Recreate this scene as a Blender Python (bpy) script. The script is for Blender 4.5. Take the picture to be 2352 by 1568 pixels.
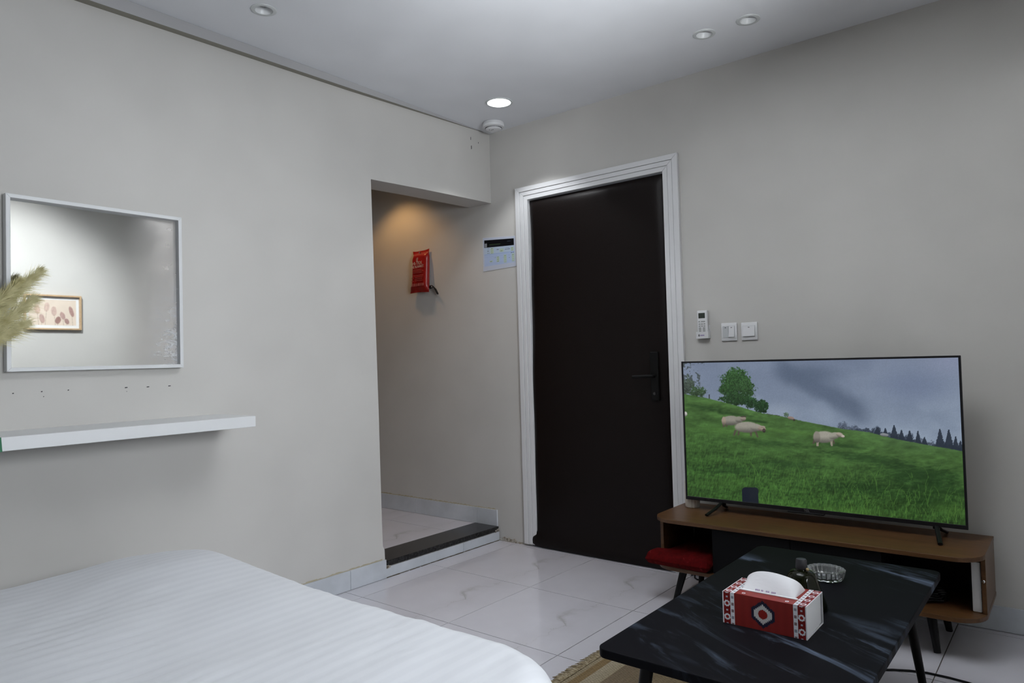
import bpy, bmesh, math, random
import numpy as np
from mathutils import Vector, Matrix, geometry

for _o in list(bpy.data.objects):
    bpy.data.objects.remove(_o, do_unlink=True)
scene = bpy.context.scene
COL = scene.collection
random.seed(7)
RNG = np.random.default_rng(7)

# ------------------------------------------------------------------ camera
CAM = Vector((2.9965, -3.5139, 1.1663))
YAW, PITCH, ROLL, FPX = 0.6815, 0.0275, -0.0274, 1610.56


def cam_axes():
    f = Vector((-math.sin(YAW) * math.cos(PITCH), math.cos(YAW) * math.cos(PITCH), math.sin(PITCH)))
    r = Vector((math.cos(YAW), math.sin(YAW), 0))
    u = r.cross(f)
    c, s = math.cos(ROLL), math.sin(ROLL)
    return c * r + s * u, -s * r + c * u, f


_r, _u, _f = cam_axes()
cd = bpy.data.cameras.new('camera')
cd.sensor_width = 36.0
cd.lens = FPX * 36.0 / 2352.0
cd.clip_start = 0.02
cam = bpy.data.objects.new('camera', cd)
COL.objects.link(cam)
mw = Matrix((_r, _u, -_f)).transposed().to_4x4()
mw.translation = CAM
cam.matrix_world = mw
scene.camera = cam

# ------------------------------------------------------------------ world, exposure
EXPO = 0.36
vs = scene.view_settings
vs.view_transform = 'Standard'
vs.look = 'None'
vs.gamma = 1.0
vs.use_curve_mapping = False
vs.exposure = EXPO
scene.display_settings.display_device = 'sRGB'
world = bpy.data.worlds.new('world')
scene.world = world
world.use_nodes = True
world.node_tree.nodes['Background'].inputs[0].default_value = (0.75, 0.85, 1.0, 1)
world.node_tree.nodes['Background'].inputs[1].default_value = 0.6

# light levels of the room's lamps and the added sources (watts)
W_CORNER, W_PASSAGE, W_ROOM, W_WASH, TV_GAIN = 14.0, 8.0, 2.2, 108.0, 0.75
W_DAY, W_PANEL, W_UP = 62.0, 5.5, 250.0

# daylight from an added window beside the camera, out of view
WY0, WY1, WZ0, WZ1 = -2.80, -1.95, 0.95, 2.25
dl = bpy.data.lights.new('added_window_light', 'AREA')
dl.shape = 'RECTANGLE'
dl.size, dl.size_y = WY1 - WY0 - 0.1, WZ1 - WZ0 - 0.1
dl.energy = W_DAY
dl.color = (0.90, 0.95, 1.0)
dlo = bpy.data.objects.new('added_window_light', dl)
COL.objects.link(dlo)
dlo.location = (3.6 + 0.16, (WY0 + WY1) / 2, (WZ0 + WZ1) / 2)
dlo.rotation_euler = Vector((-1, 0, 0)).to_track_quat('-Z', 'Z').to_euler()

cy = scene.cycles
cy.use_light_tree = False
cy.max_bounces = 6
cy.diffuse_bounces = 2
cy.glossy_bounces = 3
cy.transmission_bounces = 6
cy.transparent_max_bounces = 6
cy.adaptive_threshold = 0.035
cy.adaptive_min_samples = 16
cy.caustics_reflective = False
cy.caustics_refractive = False

# ------------------------------------------------------------------ helpers
H = 2.673          # ceiling height
RW = 3.6           # width of the room (x)
RD = -5.0          # depth of the room (y)


def srgb(r, g, b):
    def f(c):
        c /= 255.0
        return c / 12.92 if c <= 0.04045 else ((c + 0.055) / 1.055) ** 2.4
    return (f(r), f(g), f(b), 1.0)


def mat(name, color=(0.8, 0.8, 0.8, 1), rough=0.5, metal=0.0, spec=0.5, coat=0.0, emis=None, estr=0.0,
        trans=0.0, ior=1.45, sheen=0.0):
    m = bpy.data.materials.new(name)
    m.use_nodes = True
    b = m.node_tree.nodes['Principled BSDF']
    b.inputs['Base Color'].default_value = color
    b.inputs['Roughness'].default_value = rough
    b.inputs['Metallic'].default_value = metal
    b.inputs['Specular IOR Level'].default_value = spec
    b.inputs['Coat Weight'].default_value = coat
    b.inputs['Transmission Weight'].default_value = trans
    b.inputs['IOR'].default_value = ior
    b.inputs['Sheen Weight'].default_value = sheen
    if emis:
        m.cycles.emission_sampling = 'NONE'
        b.inputs['Emission Color'].default_value = emis
        b.inputs['Emission Strength'].default_value = estr
    return m


def nodes(m):
    nt = m.node_tree
    return nt, nt.nodes['Principled BSDF']


def N(nt, typ, **kw):
    n = nt.nodes.new(typ)
    for k, v in kw.items():
        if k.startswith('i_'):
            n.inputs[k[2:].replace('_', ' ')].default_value = v
        else:
            setattr(n, k, v)
    return n


def coords(nt, out='Object', scale=(1, 1, 1), rot=(0, 0, 0), loc=(0, 0, 0), vt='POINT'):
    tc = N(nt, 'ShaderNodeTexCoord')
    mp = N(nt, 'ShaderNodeMapping', vector_type=vt)
    mp.inputs['Scale'].default_value = scale
    mp.inputs['Rotation'].default_value = rot
    mp.inputs['Location'].default_value = loc
    nt.links.new(tc.outputs[out], mp.inputs['Vector'])
    return mp.outputs['Vector']


def noise(nt, vec, scale, detail=3, rough=0.55, dist=0.0):
    n = N(nt, 'ShaderNodeTexNoise')
    n.inputs['Scale'].default_value = scale
    n.inputs['Detail'].default_value = detail
    n.inputs['Roughness'].default_value = rough
    n.inputs['Distortion'].default_value = dist
    nt.links.new(vec, n.inputs['Vector'])
    return n.outputs['Fac']


def ramp(nt, fac, stops):
    r = N(nt, 'ShaderNodeValToRGB')
    el = r.color_ramp.elements
    while len(el) < len(stops):
        el.new(0.5)
    for e, (p, c) in zip(el, stops):
        e.position = p
        e.color = c if len(c) == 4 else (*c, 1)
    nt.links.new(fac, r.inputs['Fac'])
    return r.outputs['Color']


def bump(nt, b, h, strength=0.1, dist=0.002):
    bp = N(nt, 'ShaderNodeBump')
    bp.inputs['Strength'].default_value = strength
    bp.inputs['Distance'].default_value = dist
    nt.links.new(h, bp.inputs['Height'])
    nt.links.new(bp.outputs['Normal'], b.inputs['Normal'])


def math_n(nt, op, a, b=None, clamp=False):
    n = N(nt, 'ShaderNodeMath', operation=op)
    n.use_clamp = clamp
    for i, v in enumerate((a, b)):
        if v is None:
            continue
        if isinstance(v, (int, float)):
            n.inputs[i].default_value = v
        else:
            nt.links.new(v, n.inputs[i])
    return n.outputs[0]


def mixc(nt, fac, a, b):
    n = N(nt, 'ShaderNodeMix', data_type='RGBA')
    for idx, v in ((0, fac), (6, a), (7, b)):
        if isinstance(v, (int, float, tuple)):
            n.inputs[idx].default_value = v
        else:
            nt.links.new(v, n.inputs[idx])
    return n.outputs[2]


ORIG = {}


class MB:
    """Collects shapes in world coordinates; build() links them as one mesh object."""

    def __init__(self):
        self.bm = bmesh.new()

    def box(self, x0, x1, y0, y1, z0, z1, bevel=0.0, seg=2):
        r = bmesh.ops.create_cube(self.bm, size=1.0)
        vs_ = r['verts']
        for v in vs_:
            v.co = Vector(((x0 + x1) / 2 + v.co.x * (x1 - x0), (y0 + y1) / 2 + v.co.y * (y1 - y0),
                           (z0 + z1) / 2 + v.co.z * (z1 - z0)))
        if bevel:
            es = list({e for v in vs_ for e in v.link_edges})
            bmesh.ops.bevel(self.bm, geom=es, offset=bevel, segments=seg, profile=0.5, affect='EDGES')
        return self

    def prism(self, pts, axis, a, b, bevel=0.0, seg=2):
        """pts: 2d outline in the two other axes (in xyz order), extruded along axis from a to b."""
        def mk(p, t):
            if axis == 0:
                return (t, p[0], p[1])
            if axis == 1:
                return (p[0], t, p[1])
            return (p[0], p[1], t)
        v0 = [self.bm.verts.new(mk(p, a)) for p in pts]
        v1 = [self.bm.verts.new(mk(p, b)) for p in pts]
        n = len(pts)
        caps = [self.bm.faces.new(v0), self.bm.faces.new(list(reversed(v1)))]
        for i in range(n):
            j = (i + 1) % n
            self.bm.faces.new((v0[j], v0[i], v1[i], v1[j]))
        fs = {f for v in v0 + v1 for f in v.link_faces}
        bmesh.ops.recalc_face_normals(self.bm, faces=list(fs))
        if bevel:
            es = list({e for f in caps for e in f.edges})
            bmesh.ops.bevel(self.bm, geom=es, offset=bevel, segments=seg, profile=0.5, affect='EDGES')
        return self

    def lathe(self, prof, c, axis='z', n=40, cap=True, mod=None):
        """prof: list of (r, h); c: base point; mod(angle, r, h)->r"""
        rings = []
        for r, h in prof:
            ring = []
            for k in range(n):
                a = 2 * math.pi * k / n
                rr = mod(a, r, h) if mod else r
                p = Vector((rr * math.cos(a), rr * math.sin(a), h))
                if axis == 'y':
                    p = Vector((p.x, -p.z, p.y))
                if axis == 'x':
                    p = Vector((p.z, p.x, p.y))
                ring.append(self.bm.verts.new(Vector(c) + p))
            rings.append(ring)
        for a, b in zip(rings, rings[1:]):
            for k in range(n):
                j = (k + 1) % n
                self.bm.faces.new((a[k], a[j], b[j], b[k]))
        if cap:
            self.bm.faces.new(list(reversed(rings[0])))
            self.bm.faces.new(rings[-1])
        bmesh.ops.recalc_face_normals(self.bm, faces=list({f for r in rings for v in r for f in v.link_faces}))
        return self

    def tube(self, path, rad, n=8, flat=None):
        """swept tube; rad number or list; flat=(w,h) for a strap section"""
        path = [Vector(p) for p in path]
        rings = []
        up = Vector((0, 0, 1))
        for i, p in enumerate(path):
            d = (path[min(i + 1, len(path) - 1)] - path[max(i - 1, 0)]).normalized()
            s = d.cross(up)
            if s.length < 1e-3:
                s = d.cross(Vector((0, 1, 0)))
            s.normalize()
            t = s.cross(d).normalized()
            r = rad[i] if isinstance(rad, (list, tuple)) else rad
            ring = []
            for k in range(n):
                a = 2 * math.pi * k / n
                if flat:
                    ring.append(self.bm.verts.new(p + s * flat[0] * math.cos(a) + t * flat[1] * math.sin(a)))
                else:
                    ring.append(self.bm.verts.new(p + s * r * math.cos(a) + t * r * math.sin(a)))
            rings.append(ring)
        for a, b in zip(rings, rings[1:]):
            for k in range(n):
                j = (k + 1) % n
                self.bm.faces.new((a[k], a[j], b[j], b[k]))
        self.bm.faces.new(list(reversed(rings[0])))
        self.bm.faces.new(rings[-1])
        bmesh.ops.recalc_face_normals(self.bm, faces=list({f for r in rings for v in r for f in v.link_faces}))
        return self

    def quad(self, *ps):
        self.bm.faces.new([self.bm.verts.new(p) for p in ps])
        return self

    def transform(self, M):
        bmesh.ops.transform(self.bm, matrix=M, verts=self.bm.verts[:])
        return self

    def build(self, name, material, parent=None, origin=None, smooth=False):
        me = bpy.data.meshes.new(name)
        self.bm.to_mesh(me)
        self.bm.free()
        return mesh_obj(name, me, material, parent, origin, smooth)


def mesh_obj(name, me, material, parent=None, origin=None, smooth=False):
    o = bpy.data.objects.new(name, me)
    COL.objects.link(o)
    if parent is not None:
        org = ORIG[parent]
        o.parent = parent
    else:
        org = Vector(origin) if origin is not None else Vector((0, 0, 0))
        o.location = org
    ORIG[o] = org
    me.transform(Matrix.Translation(-org))
    if material:
        me.materials.append(material)
    if smooth:
        me.polygons.foreach_set('use_smooth', [True] * len(me.polygons))
        try:
            me.set_sharp_from_angle(angle=math.radians(40))
        except Exception:
            pass
    me.update()
    return o


def tag(o, label, cat, group=None):
    o['label'] = label
    o['category'] = cat
    if group:
        o['group'] = group
    return o


def struct(o, label=None):
    o['kind'] = 'structure'
    if label:
        o['label'] = label
    return o


def thing(name, label, cat, loc, group=None):
    o = bpy.data.objects.new(name, None)
    o.empty_display_size = 0.05
    COL.objects.link(o)
    o.location = loc
    ORIG[o] = Vector(loc)
    return tag(o, label, cat, group)


def empty_struct(name, loc, label):
    o = bpy.data.objects.new(name, None)
    o.empty_display_size = 0.05
    COL.objects.link(o)
    o.location = loc
    ORIG[o] = Vector(loc)
    return struct(o, label)


def rrect(x0, x1, y0, y1, r, n=8, corners=(1, 1, 1, 1)):
    """rounded rectangle outline, corners: (x1y1, x0y1, x0y0, x1y0)"""
    out = []
    for (cx, cy, sx, sy, a0, on) in ((x1, y1, -1, -1, 0, corners[0]), (x0, y1, 1, -1, 90, corners[1]),
                                     (x0, y0, 1, 1, 180, corners[2]), (x1, y0, -1, 1, 270, corners[3])):
        if not on:
            out.append((cx, cy))
            continue
        rr = r if on == 1 else on
        for k in range(n + 1):
            a = math.radians(a0 + 90 * k / n)
            out.append((cx + sx * rr + rr * math.cos(a), cy + sy * rr + rr * math.sin(a)))
    return out


def text_mesh(txt, size, extrude=0.0003, align='CENTER', sx=1.0, bold=0.0):
    c = bpy.data.curves.new('t', 'FONT')
    c.body = txt
    c.size = size
    c.extrude = extrude
    c.align_x = align
    c.align_y = 'CENTER'
    c.offset = bold
    c.resolution_u = 3
    o = bpy.data.objects.new('t', c)
    COL.objects.link(o)
    dg = bpy.context.evaluated_depsgraph_get()
    me = bpy.data.meshes.new_from_object(o.evaluated_get(dg))
    bpy.data.objects.remove(o, do_unlink=True)
    me.materials.clear()
    if sx != 1.0:
        me.transform(Matrix.Scale(sx, 4, (1, 0, 0)))
    return me


def text_on(txt, size, pos, xdir, ydir, name, material, parent, sx=1.0, bold=0.0):
    me = text_mesh(txt, size, sx=sx, bold=bold)
    xd, yd = Vector(xdir).normalized(), Vector(ydir).normalized()
    M = Matrix((xd, yd, xd.cross(yd))).transposed().to_4x4()
    M.translation = Vector(pos)
    me.transform(M)
    return mesh_obj(name, me, material, parent)


def painted_grid(name, corners, nu, nv, fn, material, parent=None, origin=None):
    """flat sheet carrying flat print: corners p00,p10,p11,p01; fn(U,V)->linear rgb array"""
    p00, p10, p11, p01 = [np.array(p, float) for p in corners]
    U, V = np.meshgrid(np.linspace(0, 1, nu), np.linspace(0, 1, nv))
    P = ((1 - U) * (1 - V))[..., None] * p00 + (U * (1 - V))[..., None] * p10 + (U * V)[..., None] * p11 + \
        ((1 - U) * V)[..., None] * p01
    colr = fn(U, V)
    i = np.arange((nu - 1) * (nv - 1))
    r, c = i // (nu - 1), i % (nu - 1)
    a = r * nu + c
    faces = np.stack([a, a + 1, a + nu + 1, a + nu], 1)
    me = bpy.data.meshes.new(name)
    me.vertices.add(nu * nv)
    me.vertices.foreach_set('co', P.reshape(-1))
    me.loops.add(faces.size)
    me.loops.foreach_set('vertex_index', faces.reshape(-1).astype(np.int32))
    me.polygons.add(len(faces))
    me.polygons.foreach_set('loop_start', (np.arange(len(faces)) * 4).astype(np.int32))
    me.update(calc_edges=True)
    at = me.attributes.new('print', 'FLOAT_COLOR', 'POINT')
    rgba = np.ones((nu * nv, 4), np.float32)
    rgba[:, :3] = colr.reshape(-1, 3)
    at.data.foreach_set('color', rgba.reshape(-1))
    return mesh_obj(name, me, material, parent, origin)


def print_mat(name, rough=0.6, spec=0.3, emit=0.0):
    m = mat(name, rough=rough, spec=spec)
    nt, b = nodes(m)
    a = N(nt, 'ShaderNodeAttribute', attribute_name='print')
    if emit > 0:
        b.inputs['Base Color'].default_value = (0.004, 0.004, 0.005, 1)
        nt.links.new(a.outputs['Color'], b.inputs['Emission Color'])
        b.inputs['Emission Strength'].default_value = emit
        m.cycles.emission_sampling = 'NONE'
    else:
        nt.links.new(a.outputs['Color'], b.inputs['Base Color'])
    return m


def lin(c):
    c = np.asarray(c, float) / 255.0
    return np.where(c <= 0.04045, c / 12.92, ((c + 0.055) / 1.055) ** 2.4)


def vnoise(X, Y, seed=0, octaves=4, gain=0.5):
    """value noise, 0..1"""
    out = np.zeros_like(X, float)
    amp, tot = 1.0, 0.0
    for o in range(octaves):
        rg = np.random.default_rng(seed * 31 + o)
        T = rg.random((256, 256))
        xi, yi = np.floor(X).astype(int), np.floor(Y).astype(int)
        fx, fy = X - xi, Y - yi
        fx, fy = fx * fx * (3 - 2 * fx), fy * fy * (3 - 2 * fy)
        g = lambda a, b: T[b % 256, a % 256]
        out += amp * ((g(xi, yi) * (1 - fx) + g(xi + 1, yi) * fx) * (1 - fy) +
                      (g(xi, yi + 1) * (1 - fx) + g(xi + 1, yi + 1) * fx) * fy)
        tot += amp
        amp *= gain
        X, Y = X * 2 + 17.3, Y * 2 + 5.7
    return out / tot


def sstep(a, b, x):
    t = np.clip((x - a) / (b - a), 0, 1)
    return t * t * (3 - 2 * t)


# ------------------------------------------------------------------ materials
def wall_paint(name, c):
    m = mat(name, c, rough=0.62, spec=0.25)
    nt, b = nodes(m)
    v = coords(nt, 'Object')
    n1 = noise(nt, v, 1.7, 2)
    d = tuple(x * 0.955 for x in c[:3]) + (1,)
    l = tuple(min(1, x * 1.03) for x in c[:3]) + (1,)
    nt.links.new(ramp(nt, n1, [(0.35, d), (0.65, l)]), b.inputs['Base Color'])
    return m


M_WALL = wall_paint('greige_paint', (0.65, 0.632, 0.602, 1))
M_CEIL = wall_paint('white_ceiling_paint', (0.86, 0.872, 0.905, 1))
M_WHITE = mat('white_lacquer', (0.80, 0.81, 0.82, 1), 0.35)
M_PLASTIC = mat('white_plastic', (0.80, 0.80, 0.81, 1), 0.4)
M_GREYPL = mat('pale_grey_plastic', (0.60, 0.62, 0.63, 1), 0.45)
M_DARKPL = mat('dark_grey_plastic', (0.03, 0.03, 0.035, 1), 0.45)
M_BLACK = mat('black_metal', (0.007, 0.007, 0.008, 1), 0.45, spec=0.25)
M_BLACKPL = mat('black_plastic', (0.007, 0.007, 0.008, 1), 0.4, spec=0.25)
M_GROUT = mat('grout', (0.13, 0.11, 0.10, 1), 0.9)
M_CHROME = mat('chrome', (0.75, 0.75, 0.76, 1), 0.15, 1.0)


def tile_mat():
    m = mat('polished_marble_tile', (0.72, 0.73, 0.76, 1), 0.10, spec=0.5)
    nt, b = nodes(m)
    v = coords(nt, 'Object')
    sep = N(nt, 'ShaderNodeSeparateXYZ')
    nt.links.new(v, sep.inputs[0])
    x, y = sep.outputs[0], sep.outputs[1]
    # vein running across the tile with a kink two thirds of the way
    wob = math_n(nt, 'MULTIPLY', math_n(nt, 'SUBTRACT', noise(nt, v, 9, 4, 0.65), 0.5), 0.17)
    kink = math_n(nt, 'SUBTRACT', y, 0.39)
    kink = math_n(nt, 'MULTIPLY', kink, kink)
    kink = math_n(nt, 'MULTIPLY', math_n(nt, 'MAXIMUM', math_n(nt, 'SUBTRACT', 0.012, kink), 0.0), 5.0)
    line = math_n(nt, 'ADD', math_n(nt, 'SUBTRACT', x, 0.43), math_n(nt, 'ADD', kink, wob))
    dist = math_n(nt, 'ABSOLUTE', line)
    patch = noise(nt, v, 5.0, 3)
    wid = math_n(nt, 'ADD', math_n(nt, 'MULTIPLY', kink, 0.75), 0.004)
    veil = math_n(nt, 'SUBTRACT', 1.0, math_n(nt, 'DIVIDE', dist, wid), True)
    veil = math_n(nt, 'MULTIPLY', veil, math_n(nt, 'MULTIPLY', math_n(nt, 'SUBTRACT', patch, 0.36, True), 3.2), True)
    broad = math_n(nt, 'SUBTRACT', 1.0, math_n(nt, 'DIVIDE', dist, 0.10), True)
    broad = math_n(nt, 'MULTIPLY', broad, math_n(nt, 'MULTIPLY', patch, 0.2))
    fac = math_n(nt, 'ADD', math_n(nt, 'MULTIPLY', veil, 0.58), broad, True)
    base = ramp(nt, noise(nt, v, 3.0, 3), [(0.3, (0.66, 0.65, 0.71, 1)), (0.7, (0.72, 0.71, 0.77, 1))])
    nt.links.new(mixc(nt, fac, base, (0.36, 0.35, 0.34, 1)), b.inputs['Base Color'])
    return m


M_TILE = tile_mat()


def skirt_mat():
    m = mat('skirting_tile', (0.66, 0.69, 0.73, 1), 0.22)
    nt, b = nodes(m)
    v = coords(nt, 'Object', loc=(3.1, 1.7, 0))
    nt.links.new(ramp(nt, noise(nt, v, 6, 4), [(0.35, (0.58, 0.61, 0.65, 1)), (0.65, (0.68, 0.71, 0.76, 1))]),
                 b.inputs['Base Color'])
    return m


M_SKIRT = skirt_mat()


def granite_mat():
    m = mat('black_granite', (0.012, 0.012, 0.012, 1), 0.18)
    nt, b = nodes(m)
    v = coords(nt, 'Object')
    nt.links.new(ramp(nt, noise(nt, v, 60, 3, 0.7), [(0.45, (0.008, 0.008, 0.008, 1)), (0.78, (0.05, 0.05, 0.05, 1))]),
                 b.inputs['Base Color'])
    return m


M_GRANITE = granite_mat()


def dirt_mat():
    m = mat('crumbling_plaster', (0.4, 0.36, 0.28, 1), 0.95)
    nt, b = nodes(m)
    v = coords(nt, 'Object')
    nt.links.new(ramp(nt, noise(nt, v, 55, 4, 0.7), [(0.36, (0.08, 0.055, 0.035, 1)), (0.46, (0.40, 0.36, 0.30, 1)),
                                                     (0.7, (0.55, 0.53, 0.50, 1))]), b.inputs['Base Color'])
    return m


M_DIRT = dirt_mat()


def wood_mat(name='oak_veneer', a=(0.082, 0.037, 0.013, 1), c=(0.145, 0.068, 0.026, 1)):
    m = mat(name, a, 0.38)
    nt, b = nodes(m)
    v = coords(nt, 'Object', scale=(1.2, 14, 14))
    n1 = noise(nt, v, 3.5, 5, 0.6, 0.6)
    nt.links.new(ramp(nt, n1, [(0.3, a), (0.7, c)]), b.inputs['Base Color'])
    bump(nt, b, n1, 0.05, 0.001)
    return m


M_WOOD = wood_mat()
M_PALEWOOD = wood_mat('pale_wood', (0.50, 0.33, 0.18, 1), (0.62, 0.44, 0.27, 1))


def leather_mat():
    m = mat('dark_brown_leatherette', (0.0075, 0.0045, 0.004, 1), 0.40, spec=0.22)
    nt, b = nodes(m)
    v = coords(nt, 'Object')
    n1 = noise(nt, v, 150, 3)
    n2 = noise(nt, v, 2.2, 3)
    bump(nt, b, math_n(nt, 'ADD', n1, math_n(nt, 'MULTIPLY', n2, 8.0)), 0.25, 0.002)
    return m


M_LEATHER = leather_mat()


def table_mat():
    m = mat('black_marble_laminate', (0.008, 0.008, 0.010, 1), 0.5, spec=0.05)
    nt, b = nodes(m)
    v = coords(nt, 'Object', rot=(0, 0, math.radians(-29)), scale=(1.0, 0.20, 1.0), loc=(0.37, 0.21, 0), vt='TEXTURE')
    n1 = noise(nt, v, 2.3, 6, 0.66, 0.9)
    n2 = noise(nt, v, 1.15, 2, 0.5)
    f = math_n(nt, 'MULTIPLY', math_n(nt, 'SUBTRACT', n1, 0.52, True), 5.0, True)
    g = math_n(nt, 'MULTIPLY', math_n(nt, 'SUBTRACT', n2, 0.46, True), 5.0, True)
    fac = math_n(nt, 'MULTIPLY', f, g, True)
    nt.links.new(mixc(nt, fac, (0.0075, 0.0075, 0.0095, 1), (0.13, 0.165, 0.235, 1)), b.inputs['Base Color'])
    return m


M_TABLE = table_mat()


def duvet_mat():
    m = mat('white_sateen', (0.82, 0.83, 0.86, 1), 0.55, spec=0.3, sheen=0.15)
    nt, b = nodes(m)
    v = coords(nt, 'Object')
    w = N(nt, 'ShaderNodeTexWave', wave_type='BANDS', bands_direction='X')
    w.inputs['Scale'].default_value = 2 * math.pi / 20 / 0.045
    w.inputs['Distortion'].default_value = 0.0
    nt.links.new(v, w.inputs['Vector'])
    nt.links.new(ramp(nt, w.outputs['Fac'], [(0.3, (0.69, 0.705, 0.74, 1)), (0.7, (0.715, 0.73, 0.765, 1))]),
                 b.inputs['Base Color'])
    r = N(nt, 'ShaderNodeMapRange')
    r.inputs[3].default_value = 0.60
    r.inputs[4].default_value = 0.50
    nt.links.new(w.outputs['Fac'], r.inputs[0])
    nt.links.new(r.outputs[0], b.inputs['Roughness'])
    bump(nt, b, noise(nt, v, 700, 2), 0.08, 0.001)
    return m


M_DUVET = duvet_mat()

# ------------------------------------------------------------------ room shell
TX0, TY0, TS = 0.145, -0.047, 0.6


def full_tile_mesh():
    b = MB()
    g = 0.0018
    b.box(g, TS - g, g, TS - g, -0.009, 0.0)
    me = bpy.data.meshes.new('tile')
    b.bm.to_mesh(me)
    b.bm.free()
    me.materials.append(M_TILE)
    return me


TILE_ME = full_tile_mesh()


def lay_tiles(parent, x0, x1, y0, y1, gx, gy, ztop):
    """tiles of 0.6 m on the grid through (gx, gy), cut at the room's edges; each its own object"""
    i0, i1 = math.floor((x0 - gx) / TS + 1e-6), math.ceil((x1 - gx) / TS - 1e-6)
    j0, j1 = math.floor((y0 - gy) / TS + 1e-6), math.ceil((y1 - gy) / TS - 1e-6)
    for i in range(i0, i1):
        for j in range(j0, j1):
            ox, oy = gx + i * TS, gy + j * TS
            ax, bx = max(ox, x0), min(ox + TS, x1)
            ay, by = max(oy, y0), min(oy + TS, y1)
            if bx - ax < 0.006 or by - ay < 0.006:
                continue
            full = (bx - ax > TS - 1e-4) and (by - ay > TS - 1e-4)
            if full:
                me = TILE_ME
            else:
                b = MB()
                g = 0.0018
                b.box(ax - ox + g, bx - ox - g, ay - oy + g, by - oy - g, -0.009, 0.0)
                me = bpy.data.meshes.new('tile')
                b.bm.to_mesh(me)
                b.bm.free()
                me.materials.append(M_TILE)
            o = bpy.data.objects.new('tile', me)
            COL.objects.link(o)
            o.parent = parent
            o.location = Vector((ox, oy, ztop)) - ORIG[parent]
            ORIG[o] = ORIG[parent]


floor = struct(MB().box(0, RW, RD, 0, -0.12, -0.0025).build('floor', M_GROUT),
               'white marble-look floor tiles with thin grout lines')
lay_tiles(floor, 0.0, RW, RD, 0.0, TX0, TY0, 0.0)

PF = 0.085         # raised floor of the passage
PX = -2.4
floor_p = struct(MB().box(PX, -0.20, -1.25, 0, -0.12, PF - 0.0025).build('floor_passage', M_GROUT),
                 'raised tiled floor inside the passage')
lay_tiles(floor_p, PX, -0.20, -1.25, 0.0, -0.79, -0.264, PF)

# left wall with the opening of the passage (slightly out of plumb jamb, sagging lintel)
WT = 0.19
outline = [(RD, 0), (RD, H), (0, H), (0, 2.212), (-0.3, 2.206), (-0.6, 2.199), (-1.013, 2.185), (-1.004, 1.6),
           (-0.994, 0.9), (-0.988, 0.30), (-0.985, 0.175), (-0.974, 0.155), (-0.969, 0.0)]
wl = struct(MB().prism(outline, 0, -WT, 0.0).build('wall_left', M_WALL), 'pale greige wall with the passage opening')
# right wall with the door opening
outline = [(PX, -0.02), (0.275, -0.02), (0.275, 2.195), (1.262, 2.195), (1.262, -0.02), (RW, -0.02), (RW, H), (PX, H)]
wr = struct(MB().prism(outline, 1, 0.0, 0.18).build('wall_right', M_WALL), 'greige wall behind the television')
# far side, never in direct view but seen in the mirror
wo = MB()
for (a, b_, c, d) in ((RD, WY0, -0.02, H), (WY1, 0, -0.02, H), (WY0, WY1, -0.02, WZ0), (WY0, WY1, WZ1, H)):
    wo.box(RW, RW + 0.18, a, b_, c, d)
wo = struct(wo.build('wall_opposite', M_WALL), 'pale wall seen in the mirror')
wb = struct(MB().box(0, RW, RD - 0.18, RD, -0.02, H).build('wall_back', M_WALL), 'greige wall at the head of the bed')
wp = struct(MB().box(PX, -WT, -1.40, -1.25, -0.02, H).build('wall_passage_side', M_WALL), 'side wall of the passage')
we = struct(MB().box(PX - 0.15, PX, -1.40, 0.18, -0.02, H).build('wall_passage_end', M_WALL), 'end wall of the passage')
wc = struct(MB().box(PX, -WT, -1.25, 0, 2.60, 2.70).build('ceiling_passage', M_CEIL), 'passage ceiling')

# ceiling with round cut-outs for the recessed lamps
OFF_LAMPS = [(0.378, -1.885), (1.680, -0.398), (1.888, -0.396)]
LIT_SMALL = [(3.15, -0.42), (2.30, -2.05)]
R_OFF, R_LIT = 0.037, 0.068
CORNER = (0.416, -0.392)


def circle(c, r, n=32):
    return [(c[0] + r * math.cos(2 * math.pi * k / n), c[1] + r * math.sin(2 * math.pi * k / n)) for k in range(n)]


loops = [[Vector((x, y, 0)) for x, y in ((0, RD), (RW, RD), (RW, 0), (0, 0))]]
for c in OFF_LAMPS + LIT_SMALL:
    loops.append([Vector((x, y, 0)) for x, y in reversed(circle(c, R_OFF))])
loops.append([Vector((x, y, 0)) for x, y in reversed(circle(CORNER, R_LIT))])
tri = geometry.tessellate_polygon(loops)
flat = [v for l in loops for v in l]
me = bpy.data.meshes.new('ceiling')
vv = [(v.x, v.y, H) for v in flat]
fo = []
for t in tri:
    a, b_, c = [Vector(vv[i]) for i in t]
    fo.append(t if (b_ - a).cross(c - a).z < 0 else (t[0], t[2], t[1]))
n0 = len(vv)
vv += [(0, RD, H + 0.12), (RW, RD, H + 0.12), (RW, 0, H + 0.12), (0, 0, H + 0.12)]
fo += [(n0, n0 + 1, n0 + 2, n0 + 3), (0, 1, n0 + 1, n0), (1, 2, n0 + 2, n0 + 1), (2, 3, n0 + 3, n0 + 2), (3, 0, n0, n0 + 3)]
me.from_pydata(vv, [], fo)
ceil = struct(mesh_obj('ceiling', me, M_CEIL), 'white plaster ceiling')

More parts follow.
